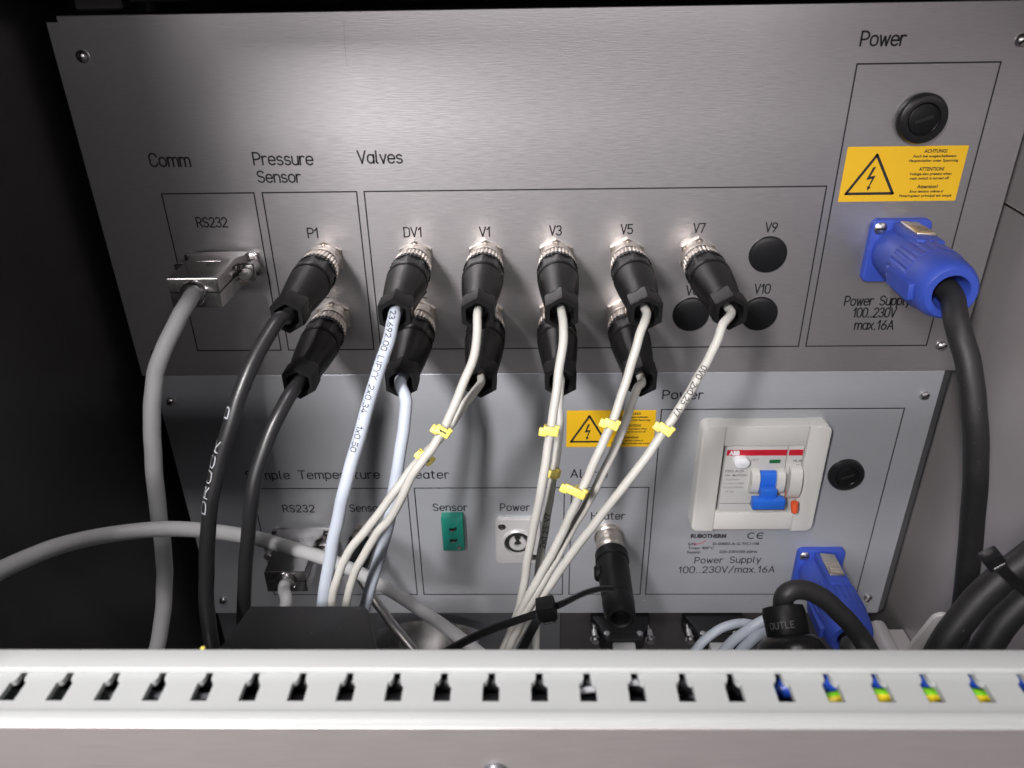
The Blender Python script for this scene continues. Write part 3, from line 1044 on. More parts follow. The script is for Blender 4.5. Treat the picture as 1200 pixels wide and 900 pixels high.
# ================================================================== METAL DATA PLUGS (left)
def data_plug(label, base, material, tip, lit):
    """hood standing out of the panel; base = panel point"""
    t = thing('data_plug', label, 'data plug', base, 'metal data plugs')
    link('flange', MB().slab(rrect(-20, 20, -6.5, 6.5, 1.5, 3), 0, -3.0, .5), material, t)
    hood = MB()
    # shoulders then tapering hood (outline seen from above: x, -y)
    out = [(-15.5, -3), (-15.5, -10), (-12.5, -14), (-12.5, -43), (12.5, -43), (12.5, -14), (15.5, -10), (15.5, -3)]
    hood.prism_z(out, -8.0, 8.0, 1.2)
    link('hood', hood, material, t)
    link('seam', MB().prism_z([(x*1.006, y-.1 if y < -40 else y) for x, y in out], -.35, .35), 'hole_black', t)
    link('raised_mark', MB().box((-7, -20, 7.8), (7, -18.4, 8.5), .2, 1), material, t)
    for s in (-1, 1):
        k = link('thumb_screw', MB().lathe([(3, 2.4), (4.5, 2.4), (4.6, 3.4), (10, 3.4), (10.5, 2.0), (16, 2.0), (16.5, 2.8), (21, 2.8), (21.5, 2.2), (21.5, .05)], 24, (s*17.5, 0, 0)), 'steel', t)
        link('screw_lug', MB().box((s*17.5-3.5, -15.0, -4.8), (s*17.5+3.5, -12.4, 4.8), .5, 1), material, t)
    link('ferrule', MB().lathe([(42, 6.2), (45.5, 6.2), (46.2, 5.6), (46.2, 4.5), (43, 4.4)], 32, (tip, 0, 0), cap1=False), 'chrome', t)
    return t


data_plug('shiny metal data plug under the upper label RS232', (-164.5, 0, -140), 'dull_chrome', 0, False)
p = A(356, 628, YL)
data_plug('metal data plug under the lower label RS232, behind the arching cable', (p.x, YL, p.z), 'dull_chrome', 0, False)


# ================================================================== BLUE POWER PLUGS
def power_plug(label, base):
    t = thing('power_plug', label, 'power plug', base, 'blue round power plugs')
    link('flange', MB().slab(rrect(-15.3, 15.3, -17, 17, 3.2, 5), 0, -4.0, .9), 'blue_plastic', t)
    for x, z in ((-11.2, 12.6), (11.2, -12.6)):
        s = link('flange_screw', MB().lathe([(3.6, 3.3), (4.4, 3.3), (5.1, 2.4), (5.3, .05)], 24, (x, 0, z)), 'steel', t)
        link('slot', MB().box((x-2.4, -5.5, z-.4), (x+2.4, -4.6, z+.4)), 'hole_black', s)
    link('barrel', MB().lathe([(3.5, 13.2), (5, 13.2), (26, 13.6), (28, 13.8)], 56, (0, 0, 0), cap1=False), 'blue_plastic', t)
    blk = MB().box((-7, -33, 8), (7, -5, 15.6), 1.0, 2)
    ca, sa = math.cos(.10), math.sin(.10)
    def turn(q):
        return (q.x*ca+q.z*sa, q.y, -q.x*sa+q.z*ca)
    link('latch_housing', blk.xf(turn), 'blue_plastic', t)
    la = MB().box((-5.0, -26.5, 15.2), (5.0, -6.5, 17.2), .8, 2)
    for k in range(4):
        la.box((-4.0, -24.6+k*2.6, 16.9), (4.0, -23.2+k*2.6, 17.7), .3, 1)
    link('latch', la.xf(turn), 'nickel', t)

    def fl(k, a, L):
        if 27.5 < L < 46 and k % 5 >= 3:
            return .95
        return 1.0
    link('collar', MB().lathe([(25.5, 13.4), (26.5, 14.6), (28, 15.2), (41, 15.6), (46.5, 15.5), (47, 15.1)], 120, mod=fl, cap0=False, cap1=False), 'blue_plastic', t, angle=25)
    link('wedge', MB().slab([(-16.7, -4.2), (-11, -4.2), (-11, 4.2), (-16.7, 4.2)], -33, -57, 1.0).xf(
        lambda q: (q.x*math.cos(.12)-q.z*math.sin(.12), q.y, q.x*math.sin(.12)+q.z*math.cos(.12))), 'blue_plastic', t)
    link('rear_nut', MB().lathe([(44, 15.0), (47, 15.3), (58, 14.3), (62, 13.2), (63.5, 11.8), (63.5, 8.8), (62, 8.0), (46, 7.8), (46, .05)], 64,
                                mod=lambda k, a, L: 1.0), 'blue_plastic', t)
    return t


PB1 = Vector((194.6, 0, -135.8))
power_plug('blue power plug with metal latch under the upper sticker, thick black cable in it', PB1)
p = A(957, 664, YL)
PB2 = Vector((p.x, YL, p.z))
power_plug('blue power plug at the lower panel, half behind the black cable loop', PB2)
cable('power_cable', 'thick black power cable hanging from the upper blue plug',
      [(PB1+Vector((0, -48, 0)), 0, 0), (PB1+Vector((1, -62, -1.5)), 0, 0), (1123, 385, -80), (1132, 416, -89), (1139, 455, -96), (1143, 500, -101), (1143, 560, -102), (1139, 620, -102), (1133, 680, -102), (1124, 740, -102), (1114, 800, -102)], 5.35, 'rubber')
cable('power_cable', 'black cable leaving the lower blue plug down behind the duct',
      [(PB2+Vector((0, -46, 0)), 0, 0), (PB2+Vector((0, -68, -2)), 0, 0), (997, 758, -84), (1006, 785, -92), (1012, 815, -96)], 6.2, 'rubber')

# ================================================================== CIRCUIT BREAKER
YF = -9.5


def bz(x, y, Y=YF):
    return A(780+x/4.6154, 480+y/4.6154, Y)


oL, oR = (bz(200, 95).x+bz(140, 655).x)/2, (bz(902, 95).x+bz(797, 655).x)/2
iL, iR = (bz(326, 100).x+bz(262, 650).x)/2, (bz(780, 100).x+bz(682, 655).x)/2
oT, oB = bz(550, 92).z, bz(460, 660).z
iT, iB = bz(550, 203).z, bz(480, 563).z
BO = Vector(((oL+oR)/2, YL, oB))
br = thing('circuit_breaker', 'circuit breaker with blue toggle in a white plastic frame', 'circuit breaker', BO)


def bslab(poly, y0, y1, ch, name, material, parent=br):
    return link(name, MB().slab([(x-BO.x, z-BO.z) for x, z in poly], y0-BO.y, y1-BO.y, ch), material, parent)


def brect(x0, y0, x1, y1, Y, yb, ch, name, material, parent=br, rad=0.0):
    """rectangle seen in the breaker close-up: top-left and bottom-right corners"""
    a, b = bz((x0), y0, Y), bz(x1, y1, Y)
    poly = rrect(a.x, b.x, b.z, a.z, rad, 5) if rad else [(a.x, b.z), (b.x, b.z), (b.x, a.z), (a.x, a.z)]
    return bslab(poly, yb, Y, ch, name, material, parent)


def side(x0, x1, left):
    r = 4.5
    pts = []
    cs = ((x1-r, oT-r, 0), (x0+r, oT-r, 90), (x0+r, oB+r, 180), (x1-r, oB+r, 270))
    for i, (cx, cz, a0) in enumerate(cs):
        rnd = (i in (1, 2)) if left else (i in (0, 3))
        if rnd:
            for k in range(7):
                a = math.radians(a0+15*k)
                pts.append((cx+r*math.cos(a), cz+r*math.sin(a)))
        else:
            pts.append((x1 if i in (0, 3) else x0, oT if i < 2 else oB))
    return pts


bslab(side(oL, iL, True), YL, YF, 1.2, 'frame_side', 'white_plastic')
bslab(side(iR, oR, False), YL, YF, 1.2, 'frame_side', 'white_plastic')
bslab([(iL+.1, iT), (iR-.1, iT), (iR-.1, oT-.4), (iL+.1, oT-.4)], YL, YF+.9, 1.0, 'frame_bar', 'white_plastic')
bslab([(iL+.1, oB+1.0), (iR-.1, oB+1.0), (iR-.1, iB), (iL+.1, iB)], YL, YF+.9, .6, 'frame_bar', 'white_plastic')
bslab([(iL-.5, iB-.5), (iR+.5, iB-.5), (iR+.5, iT+.5), (iL-.5, iT+.5)], YL-.1, YL-.6, 0, 'opening', 'hole_black')
dL, dR = iL+2.0, iR-.6
dS = dL+(dR-dL)*.795
dT, dB = iT-.5, iB+.9
dev = bslab([(dL, dB), (dS-.25, dB), (dS-.25, dT), (dL, dT)], YL-1, YF+1.6, .4, 'breaker_face', 'face_white')
aux = bslab([(dS+.25, dB+1.5), (dR, dB+1.5), (dR, dT), (dS+.25, dT)], YL-1, YF+1.6, .4, 'auxiliary_face', 'face_white')
YD = YF+1.6
dh = dT-dB
bslab([(dL+.5, dT-dh*.135), (dS-.6, dT-dh*.135), (dS-.6, dT-dh*.05), (dL+.5, dT-dh*.05)], YD, YD-.12, 0, 'red_band', 'red_print')
bslab([(dS+.6, dT-dh*.135), (dR-.4, dT-dh*.135), (dR-.4, dT-dh*.05), (dS+.6, dT-dh*.05)], YD, YD-.12, 0, 'red_band', 'red_print')
bslab([(dL+.6, dB+dh*.12), (dS-.6, dB+dh*.12), (dS-.6, dB+dh*.128), (dL+.6, dB+dh*.128)], YD, YD-.1, 0, 'groove', 'faint_ink')
W_ = dS-dL


def dtext(s, fx, fz, w, h, material='ink', bold=.02):
    block_text(s, dL+W_*fx-BO.x, dT-dh*fz-BO.z, W_*w, dh*h, YD-.2-BO.y, br, material, 'lettering', bold, 'LEFT')


dtext('ABB', .05, .123, .17, .06, 'white_ink', .06)
dtext('F202 A-25', .03, .385, .30, .035, 'faint_ink')
dtext('25A  I\u0394n=0.03A', .03, .445, .36, .032, 'faint_ink')
dtext('U=230/400V~', .03, .51, .27, .025, 'faint_ink', 0)
dtext('Im=Idm=1000A', .03, .57, .34, .025, 'faint_ink', 0)
dtext('Inc=Idc=10000A', .03, .63, .33, .025, 'faint_ink', 0)
dtext('IP 20', .08, .70, .13, .025, 'faint_ink', 0)
dtext('TEST', .42, .215, .12, .03, 'faint_ink', 0)
brect(378, 270, 454, 321, YD-4.5, YD, .9, 'test_button', 'white_ink', rad=3.4)
brect(565, 273, 620, 290, YD-.5, YD, .1, 'indicator', 'green_print')
# toggle: white cradle with a blue lever
cx0, cx1 = bz(472, 350, YD-5).x, bz(655, 350, YD-5).x
cz1, cz0 = bz(560, 345, YD-5).z, bz(560, 466, YD-5).z


def drum(x0, x1, zc, rz, ry, name, material):
    mb = MB()
    n = 20
    for sx in (x0, x1):
        pass
    vs, fs = [], []
    for x in (x0, x1):
        for k in range(n+1):
            a = -PI/2+PI*k/n
            vs.append((x-BO.x, YD-BO.y+.2-ry*math.cos(a)**.6 if math.cos(a) > 1e-6 else YD-BO.y+.2, zc-BO.z+rz*math.sin(a)))
    m_ = n+1
    for k in range(n):
        fs.append([k, k+1, m_+k+1, m_+k])
    fs.append(list(range(m_)))
    fs.append([m_+k for k in range(m_)][::-1])
    fs.append([0, m_, 2*m_-1, m_-1])
    return link(name, mb.add(vs, fs), material, br)


zc, rz = (cz0+cz1)/2, (cz1-cz0)/2
wd = cx1-cx0
drum(cx0, cx0+wd*.24, zc, rz, 6, 'toggle_cradle', 'white_plastic')
drum(cx1-wd*.25, cx1, zc, rz, 6, 'toggle_cradle', 'white_plastic')
drum(cx0+wd*.24+.1, cx1-wd*.25-.1, zc, rz*.86, 4.2, 'toggle_hub', 'toggle_blue')
tg = MB()
zl = zc-rz*.35
tg.box((cx0+wd*.26-BO.x, YD-10-BO.y, zl-rz*.55-BO.z), (cx1-wd*.27-BO.x, YD-3-BO.y, zl+rz*.25-BO.z), .6, 2)
tg.box((cx0+.2-BO.x, YD-12.5-BO.y, zl-rz*1.25-BO.z), (cx1-.4-BO.x, YD-7.0-BO.y, zl-rz*.42-BO.z), .7, 2)
link('toggle', tg, 'toggle_blue', br)
brect(478, 505, 640, 545, YD-3.5, YD, .3, 'toggle_stop', 'grey_plastic')
ax0, ax1 = bz(668, 400, YD-5).x, bz(764, 400, YD-5).x
az1, az0 = bz(715, 325, YD-5).z, bz(715, 490, YD-5).z
drum(ax0, min(ax1, dR-.2), (az0+az1)/2, (az1-az0)/2, 7.0, 'auxiliary_drum', 'white_plastic')
og = MB()
g0 = bz(697, 500, YD-6)
og.lathe([(0, 2.2), (3, 2.4), (7, 1.9), (8, .8)], 16, g0-BO, axis=(.1, -.15, -1))
link('orange_tab', og, 'orange_plastic', br)
og = MB()
g0 = bz(655, 455, YD-2.5)
og.box(g0-BO-Vector((.8, 1, 3)), g0-BO+Vector((.8, 1, 3)), .3, 1)
link('orange_pin', og, 'orange_plastic', br)
dt = bz(690, 280, YD)
block_text('10_10', dt.x-BO.x, bz(690, 280, YD).z-BO.z, 5.2, 1.3, YD-.2-BO.y, br, 'ink', 'lettering', .02, 'LEFT')
block_text('1A', bz(704, 305, YD).x-BO.x, bz(700, 305, YD).z-BO.z, 2.2, 1.3, YD-.2-BO.y, br, 'ink', 'lettering', .02, 'LEFT')

# ================================================================== GREEN SENSOR SOCKET
a, b = A(516.5, 607, YL-6), A(544.5, 646, YL-6)
gs = thing('sensor_socket', 'small green socket with two slots under the label Sensor', 'socket', ((a.x+b.x)/2, YL, b.z))
w, h = b.x-a.x, a.z-b.z
link('housing', MB().slab(rrect(-w/2, w/2, 0, h, .8, 3), 0, -6.0, .9), 'socket_green', gs)
for fz in (.66, .33):
    sl = MB().slab([(-w*.16, h*fz-1.2), (w*.13, h*fz-1.2), (w*.22, h*fz+.6), (w*.13, h*fz+2.2), (w*.13, h*fz+.9), (-w*.16, h*fz+.9)], -5.9, -6.05)
    s = link('slot', sl, 'hole_black', gs, smooth=False)
    link('contact', MB().slab([(-w*.10, h*fz-1.9), (w*.06, h*fz-1.9), (w*.06, h*fz-.9), (-w*.10, h*fz-.9)], -5.95, -6.2, .05), 'steel', s)
link('fixing_screw', MB().lathe([(5.8, 1.6), (6.3, 1.5), (6.5, .6), (6.5, .05)], 16, (w*.27, 0, h*.12)), 'dull_chrome', gs)

# ================================================================== SILVER POWER OUTLET
a, b = A(580, 608, YL-2), A(633, 660, YL-2)
ou = thing('power_outlet', 'silver square outlet with round keyed opening under the label Power', 'outlet', ((a.x+b.x)/2, YL, (a.z+b.z)/2))
w, h = (b.x-a.x)/2, (a.z-b.z)/2
link('face_plate', MB().slab(rrect(-w, w, -h, h, 3.5, 5), 0, -2.6, .7), 'silver_plastic', ou)
link('rim', MB().lathe([(2.4, 10.2), (4.0, 10.0), (4.4, 9.6), (4.4, 8.9), (2.7, 8.6)], 48, cap1=False, cap0=False), 'silver_plastic', ou)
link('recess', MB().lathe([(2.5, 8.8), (2.75, 8.8), (2.76, .05)], 48), 'hole_black', ou)
ins = MB()
# ring-shaped insert with a keyway from the centre to the top
pts = [(math.cos(math.radians(t_)), math.sin(math.radians(t_))) for t_ in range(115, 426, 10)]
vs = []
for c_, s_ in pts:
    vs += [(c_*5.6, -2.6, s_*5.6), (c_*5.6, -4.2, s_*5.6), (c_*2.4, -4.4, s_*2.4), (c_*2.4, -2.6, s_*2.4)]
n_ = len(pts)
ins.add(vs, [[4*i+k, 4*i+(k+1) % 4, 4*i+4+(k+1) % 4, 4*i+4+k] for i in range(n_-1) for k in range(4)]+[[0, 1, 2, 3], [4*n_-1, 4*n_-2, 4*n_-3, 4*n_-4]])
link('insert', ins, 'silver_plastic', ou)
for x, z in ((-w*.70, h*.68), (w*.70, -h*.68)):
    s = link('outlet_screw', MB().lathe([(2.2, 2.5), (3.0, 2.5), (3.4, 1.6), (3.4, .05)], 20, (x, 0, z)), 'dull_chrome', ou)
    link('slot', MB().box((x-1.9, -3.6, z-.35), (x+1.9, -3.0, z+.35)), 'hole_black', s)

# ================================================================== HEATER CONNECTOR and the sensor connector on the left
p = A(713, 627, YL)
hc = thing('heater_connector', 'black cylindrical connector under the lower label Heater, open end without a cable', 'connector', (p.x, YL, p.z))
link('receptacle', MB().lathe([(0, 9.4), (3, 9.4), (3.6, 8.6), (6, 8.0), (8, 8.6), (10, 8.9), (12, 8.2), (14, 7.6)], 48), 'nickel', hc)
link('coupling_ring', MB().lathe([(13, 8.4), (14, 9.2), (16, 9.3), (16.4, 8.8), (17, 9.4), (19.5, 9.4), (20, 8.5)], 48, cap0=False, cap1=False), 'nickel', hc)
link('body', MB().lathe([(19, 8.8), (20, 10.4), (27, 10.5), (28, 9.8), (29, 9.8), (36, 9.9), (55, 9.4), (60, 9.2)], 56), 'black_plastic', hc)
link('end_nut', MB().lathe([(59, 8.6), (60, 9.3), (61, 9.5), (72, 8.9), (74, 8.0), (74.3, 6.8), (73.4, 5.5), (66, 4.6), (66, .05)], 48), 'black_plastic', hc)
link('side_latch', MB().lathe([(0, 5.2), (2.5, 5.0), (3.5, 3.5), (3.5, .05)], 24, (-8.6, -36, 0), axis=(-1, 0, -.05)), 'black_plastic', hc)
p = A(428, 627, YL)
sc = thing('sensor_connector', 'metal ringed black connector mostly hidden behind the crossing grey and blue cables', 'connector', (p.x, YL, p.z))
link('receptacle', MB().lathe([(0, 8.6), (3, 8.6), (4, 7.6), (9, 7.6)], 40), 'nickel', sc)
link('body', MB().lathe([(8, 7.0), (9, 7.6), (26, 7.2), (32, 6.2), (32, .05)], 40, mod=lambda k, a, L: 1.0 if k % 4 < 2 else .95), 'black_plastic', sc)
link('clip', MB().box((-9.5, -34, -5), (-7.6, -3, 2), .6, 1), 'black_plastic', sc)

# ================================================================== BELOW THE PANELS
lu = thing('lower_unit', 'dark grey chassis below the lower panel, behind the plugs', 'chassis', (0, 8, -470))
link('front', MB().box((-222, 0, -60), (240, 100, 71.5)), 'dark_metal', lu, smooth=False)
a = A(656, 740, 8)
link('side_plate', MB().box((-222, -2.0, -60), (a.x, -.2, 70.8)), 'edge_grey', lu, smooth=False)


def hood_plug(label, u, v, Y, hw, material, screwmat, grp):
    p = A(u, v, Y)
    t = thing('plug_hood', label, 'data plug', p, grp)
    out = [(-hw, 28), (-hw, 6), (-hw*.8, -2), (-hw*.62, -14), (hw*.62, -14), (hw*.8, -2), (hw, 6), (hw, 28)]
    link('hood', MB().prism_z(out, -8, 8, 1.5), material, t)
    link('rib', MB().box((-hw*.42, -9, 7.9), (hw*.42, -7, 9.0), .3, 1), material, t)
    link('cable_sleeve', MB().box((-hw*.38, -26, -6), (hw*.38, -13.5, 5.5), 1.2, 2), 'mid_grey_skin', t)
    for s in (-1, 1):
        k = link('thumb_screw', MB().lathe([(-8, 2.2), (0, 2.2), (.3, 3.6), (6, 3.6), (6.5, 2.4), (9, 2.4), (9, .05)], 20, (s*hw*.93, -2, 2)), screwmat, t)
    for s in (-1, 1):
        link('cover_screw', MB().lathe([(0, 2.2), (1, 2.0), (1.4, .05)], 16, (s*hw*.55, -9, 7.8), axis=(0, 0, 1)), screwmat, t)
    return t


hood_plug('black plug hood with two bright screws below the heater connector', 728, 741, -8, 20, 'black_gloss', 'chrome', 'plug hoods below the lower panel')
hood_plug('black plug hood with bright screws behind the pale blue wires', 838, 741, -8, 20, 'black_gloss', 'chrome', 'plug hoods below the lower panel')

# polished floor sheet pieces
a, b = A(440, 722, -4), A(560, 722, -4)
sh = MB()
vs, fs = [], []
nx, ny = 16, 10
for k in range(2):
    for i in range(nx+1):
        for j in range(ny+1):
            t_, q_ = j/ny, 2*i/nx-1
            vs.append((a.x+(b.x-a.x)*i/nx, -4-46*t_, -400-1.4*k-9*math.sin(t_*PI*.7)-9*q_*q_-8*t_*t_))
m_ = (nx+1)*(ny+1)
for i in range(nx):
    for j in range(ny):
        c_ = i*(ny+1)+j
        fs += [[c_, c_+1, c_+ny+2, c_+ny+1], [m_+c_, m_+c_+ny+1, m_+c_+ny+2, m_+c_+1]]
tag(link('metal_tray', sh.add(vs, fs), 'tray_steel', origin=(0, 0, -420)), 'shiny bare metal tray below the green socket, behind the duct', 'tray')
rt = thing('corner_bracket', 'bright folded steel bracket in the lower right corner under the panel', 'bracket', (250, -20, -410))
link('sheet', MB().box((-34, -70, -2), (9.5, 18, 0), .4, 1), 'galvanised', rt)
link('rolled_edge', MB().lathe([(0, 7.2), (40, 7.2), (40, 6.2), (6, 6.2)], 36, (-10.5, 17, 2), cap1=False), 'galvanised', rt)
a = A(1088, 742, -150)
tb = MB().slab(rrect(-4.6, 4.6, -40, 13, 4.5, 6), 0, -2, .4)
ang = .33
tb.xf(lambda q: (q.x*math.cos(ang)+q.z*math.sin(ang), q.y, -q.x*math.sin(ang)+q.z*math.cos(ang)))
tag(link('metal_tab', tb.xf(lambda q: q+a), 'galvanised', origin=a), 'pale round-ended metal tab beside the thick black cables at the right', 'bracket')

# ================================================================== CABLE TIES
tie = thing('cable_tie', 'black cable tie round the thin grey cables with its long tail sticking out', 'cable tie', A(640, 705, -138))
o0 = tie.location/MM


def strap(pts, widths, thick, name, parent, org, material='black_plastic', ridges=False):
    P = spline([A(*q) for q in pts], 8)
    fr = frames(P)
    n = len(P)
    ww = [widths[0]+(widths[1]-widths[0])*i/(n-1) for i in range(n)]
    rows = []
    for (p, t, e1, e2) in fr:
        ref = CAM-p
        e1 = (ref-t*ref.dot(t)).normalized()
        rows.append((p-org, t.cross(e1), e1))
    mb = MB().strip(rows, ww, thick)
    if ridges:
        fr2 = []
        for i in range(0, n-1):
            for f in (0.0, .33, .66):
                p = P[i].lerp(P[i+1], f)-org
                t, e1, e2 = fr[i][1], rows[i][2], rows[i][1]
                w_ = ww[i]*.33
                mb.add([p+e2*w_+e1*(thick/2+.05)-t*.45, p-e2*w_+e1*(thick/2+.05)-t*.45, p-e2*w_+e1*(thick/2+.5), p+e2*w_+e1*(thick/2+.5), p+e2*w_+e1*(thick/2+.05)+t*.45, p-e2*w_+e1*(thick/2+.05)+t*.45],
                       [[0, 1, 2, 3], [3, 2, 5, 4]])
    return link(name, mb, material, parent)


strap([(520, 766, -160), (548, 750, -157), (580, 736, -152), (612, 725, -147), (640, 715, -142), (662, 706, -139), (685, 695, -137), (704, 690, -136), (719, 690, -136)], (3.9, 2.5), 1.0, 'tail', tie, o0, ridges=True)
strap([(638, 708, -142), (630, 726, -146), (620, 745, -148), (608, 770, -148)], (3.9, 3.9), 1.0, 'band', tie, o0, ridges=False)
hd = MB().box((-4.2, -4, -4.2), (4.2, 4, 4.2), .8, 2)
hd.box((-2.6, -4.6, -4.9), (3.2, 3.4, -4.0), .3, 1)
a1, a2 = .25, .5
hd.xf(lambda q: (q.x*math.cos(a1)-q.z*math.sin(a1), q.y, q.x*math.sin(a1)+q.z*math.cos(a1)))
link('head', hd.xf(lambda q: q+Vector((0, -5, .5))), 'black_plastic', tie)

# thick cables on the right and their tie
cable('power_cable', 'upper of two thick black cables crossing the lower right corner',
      [beyond((1250, 620, -150), (1200, 657, -152), 1.6), (1250, 620, -150), (1200, 657, -152), (1165, 685, -154), (1132, 719, -157), (1105, 757, -162), (1085, 800, -168)], 5.9, 'rubber')
cable('power_cable', 'lower of two thick black cables in the lower right corner',
      [beyond((1250, 668, -152), (1205, 700, -155), 1.8), (1250, 668, -152), (1205, 700, -155), (1175, 730, -158), (1151, 766, -163), (1130, 810, -170)], 5.9, 'rubber')
t2 = thing('cable_tie', 'grey-black cable tie around the thick cables at the right edge', 'cable tie', A(1163, 655, -160))
o0 = t2.location/MM
strap([(1164, 654, -158), (1172, 664, -163), (1184, 677, -163), (1198, 689, -160), (1212, 700, -156)], (4.4, 4.4), 1.4, 'band', t2, o0, 'black_gloss')
link('head', MB().box((-3.6, -3, -3.4), (3.6, 3, 3.4), .7, 2).xf(lambda q: (q.x*.8-q.z*.6, q.y, q.x*.6+q.z*.8)), 'black_gloss', t2)

# ================================================================== BLACK GLAND with cable loop, pale wires
YG = -150
ga = A(925, 752, YG)
gt = A(918, 716, YG+10)
gd = thing('cable_gland', 'large black screw gland with raised lettering in front of the lower blue plug', 'cable gland', ga)
axv = (gt-ga).normalized()
link('dome', MB().lathe([(-26, 15.2), (-8, 15.2), (-3, 14.8), (0, 13.4), (2.2, 10.5), (2.6, 9)], 64, mod=lambda k, a, L: 1.0 if (k % 8 < 6 or L > -4) else .975, axis=axv, cap0=True), 'black_gloss', gd)
nk = link('neck', MB().lathe([(1.5, 8.6), (3, 9.2), (12.5, 9.4), (15, 8.8), (15.5, 6.5)], 48, axis=axv), 'black_plastic', gd)
# raised lettering round the neck
e1 = Vector((0, 0, 1)).cross(axv)
if e1.length < .1:
    e1 = Vector((1, 0, 0))
toc = (CAM-ga)
toc = (toc-axv*toc.dot(axv)).normalized()
sd = axv.cross(toc)
for rown, (s, L0) in enumerate((('OUTLE', 5.4),)):
    st, ww = text_strokes(s, .25)
    mb = MB()
    for k in st:
        d = dense([(x*2.9, z*2.6) for x, z in k], .6)

        def plc(x, z):
            a = (x-ww*2.9/2+(rown-1)*2)/9.5
            r_ = 9.55
            return axv*(L0+z)+toc*(r_*math.cos(a))+sd*(r_*math.sin(a))
        ribbon(mb, d, .38, plc)
    link('lettering', mb, 'worn_print', nk, smooth=False)
cable('power_cable', 'black cable looping out of the large gland and over the lower blue plug',
      [(ga+axv*6, 0, 0), (ga+axv*15, 0, 0), (923, 695, -139), (942, 691, -137), (966, 702, -138), (988, 722, -141), (1006, 744, -145), (1024, 772, -150), (1040, 805, -154)], 4.4, 'rubber')
wg = 'pale blue wires beside the gland'
cable('signal_wire', 'leftmost pale blue wire arching from behind the black gland',
      [(806, 775, -118), (822, 754, -116), (842, 738, -114), (862, 731, -112), (882, 732, -110), (905, 745, -108)], 2.3, 'pale_blue_skin', 'wire', wg)
cable('signal_wire', 'middle pale blue wire reaching the neck of the black gland',
      [(838, 778, -126), (852, 758, -126), (870, 742, -126), (888, 731, -126), (905, 724, -124), (925, 724, -120)], 2.5, 'pale_blue_skin', 'wire', wg)
cable('signal_wire', 'rightmost pale blue wire tucked against the black gland',
      [(858, 778, -130), (870, 760, -130), (885, 747, -130), (900, 739, -128), (918, 734, -124)], 2.5, 'pale_blue_skin', 'wire', wg)

# ================================================================== BLACK JUNCTION BOX (lower left)
zt_ = A(360, 708, -150).z
c4 = [AZ(293, 708, zt_), AZ(434, 708, zt_), AZ(447, 763, zt_), AZ(252, 763, zt_)]
fl, fr_ = c4[3]+(c4[3]-c4[0])*1.2, c4[2]+(c4[2]-c4[1])*1.2
rad = 4.5
poly = [(c4[0].x, c4[0].y), (c4[1].x-rad, c4[1].y)]
for k in range(1, 7):
    a = math.radians(90-15*k)
    poly.append((c4[1].x-rad+rad*math.cos(a), c4[1].y-rad+rad*math.sin(a)))
poly += [(fr_.x, fr_.y), (fl.x, fl.y)]
jb = thing('junction_box', 'matt black box standing behind the duct at the lower left', 'box', (c4[0].x, c4[0].y, zt_-60))
bo = jb.location/MM
link('shell', MB().prism_z([(x-bo.x, y-bo.y) for x, y in poly], 0, 60, 2.2), 'box_black', jb)
p = AZ(446, 745, zt_-10)
link('side_ring', MB().lathe([(0, 9), (1.6, 9), (2.0, 8.4), (2.0, 6.6), (.8, 6.4)], 36, Vector((fr_.x-.5, (c4[1].y+fr_.y)/2-2, zt_-18))-bo, axis=(1, 0.1, 0), cap1=False), 'chrome', jb)

# ================================================================== SLOTTED CABLE DUCT (foreground)
zd = -185.6
DX0, DX1 = -232, 258


def yrow(v, z=zd, u=600):
    return AZ(u, v, z).y


y_back, y_lip, y_s0, y_s1, y_f = yrow(762, zd+2.2), yrow(784, zd+2.2), yrow(786), yrow(822), yrow(838)
x_mid = AZ(575.5, 806, zd).x
pitch = (AZ(1148.5, 806, zd).x-AZ(17.5, 806, zd).x)/20
du = thing('cable_duct', 'pale grey slotted cable duct running across the foreground', 'cable duct', (0, y_f, zd-50))
do = du.location/MM
th = 2.0


def dz_(v):
    return Vector(v)-do


w = MB()
yl = y_lip-1.2
w.prism_z([(DX0, y_s1), (DX1, y_s1), (DX1, y_f), (DX0, y_f)], zd-th, zd)
ks = range(-19, 20)
hw, hn = 2.45, 1.05
ym = y_s0+(y_s1-y_s0)*.40
yn = y_s0+(y_s1-y_s0)*.20
for k in ks:
    xa, xb = x_mid+k*pitch, x_mid+(k+1)*pitch
    if xb < DX0+8 or xa > DX1-8:
        continue
    pts = [(xa+hw, y_s1), (xa+hw, ym)]
    for i in range(1, 6):
        t_ = i/6
        pts.append((xa+hw-(hw-hn)*math.sin(t_*PI/2), ym+(yn-ym)*(1-math.cos(t_*PI/2))))
    pts += [(xa+hn, yn), (xa+hn, y_s0+1.5), (xb-hn, y_s0+1.5), (xb-hn, yn)]
    for i in range(5, 0, -1):
        t_ = i/6
        pts.append((xb-hw+(hw-hn)*math.sin(t_*PI/2), ym+(yn-ym)*(1-math.cos(t_*PI/2))))
    pts += [(xb-hw, ym), (xb-hw, y_s1)]
    w.prism_z(pts, zd-th, zd)
w.box((DX0, y_f, zd-52), (DX1, y_f+2, zd-th))
w.box((DX0, y_back-2, zd-52), (DX1, y_back, zd-1))
w.box((DX0, y_f+2, zd-54), (DX1, y_back-2, zd-52))
link('slotted_wall', w.xf(dz_), 'duct_plastic', du, smooth=False)
lp = MB().box((DX0, y_lip, zd-.2), (DX1, y_back+.6, zd+2.2), .7, 3)
link('rim', lp.xf(dz_), 'duct_plastic', du)
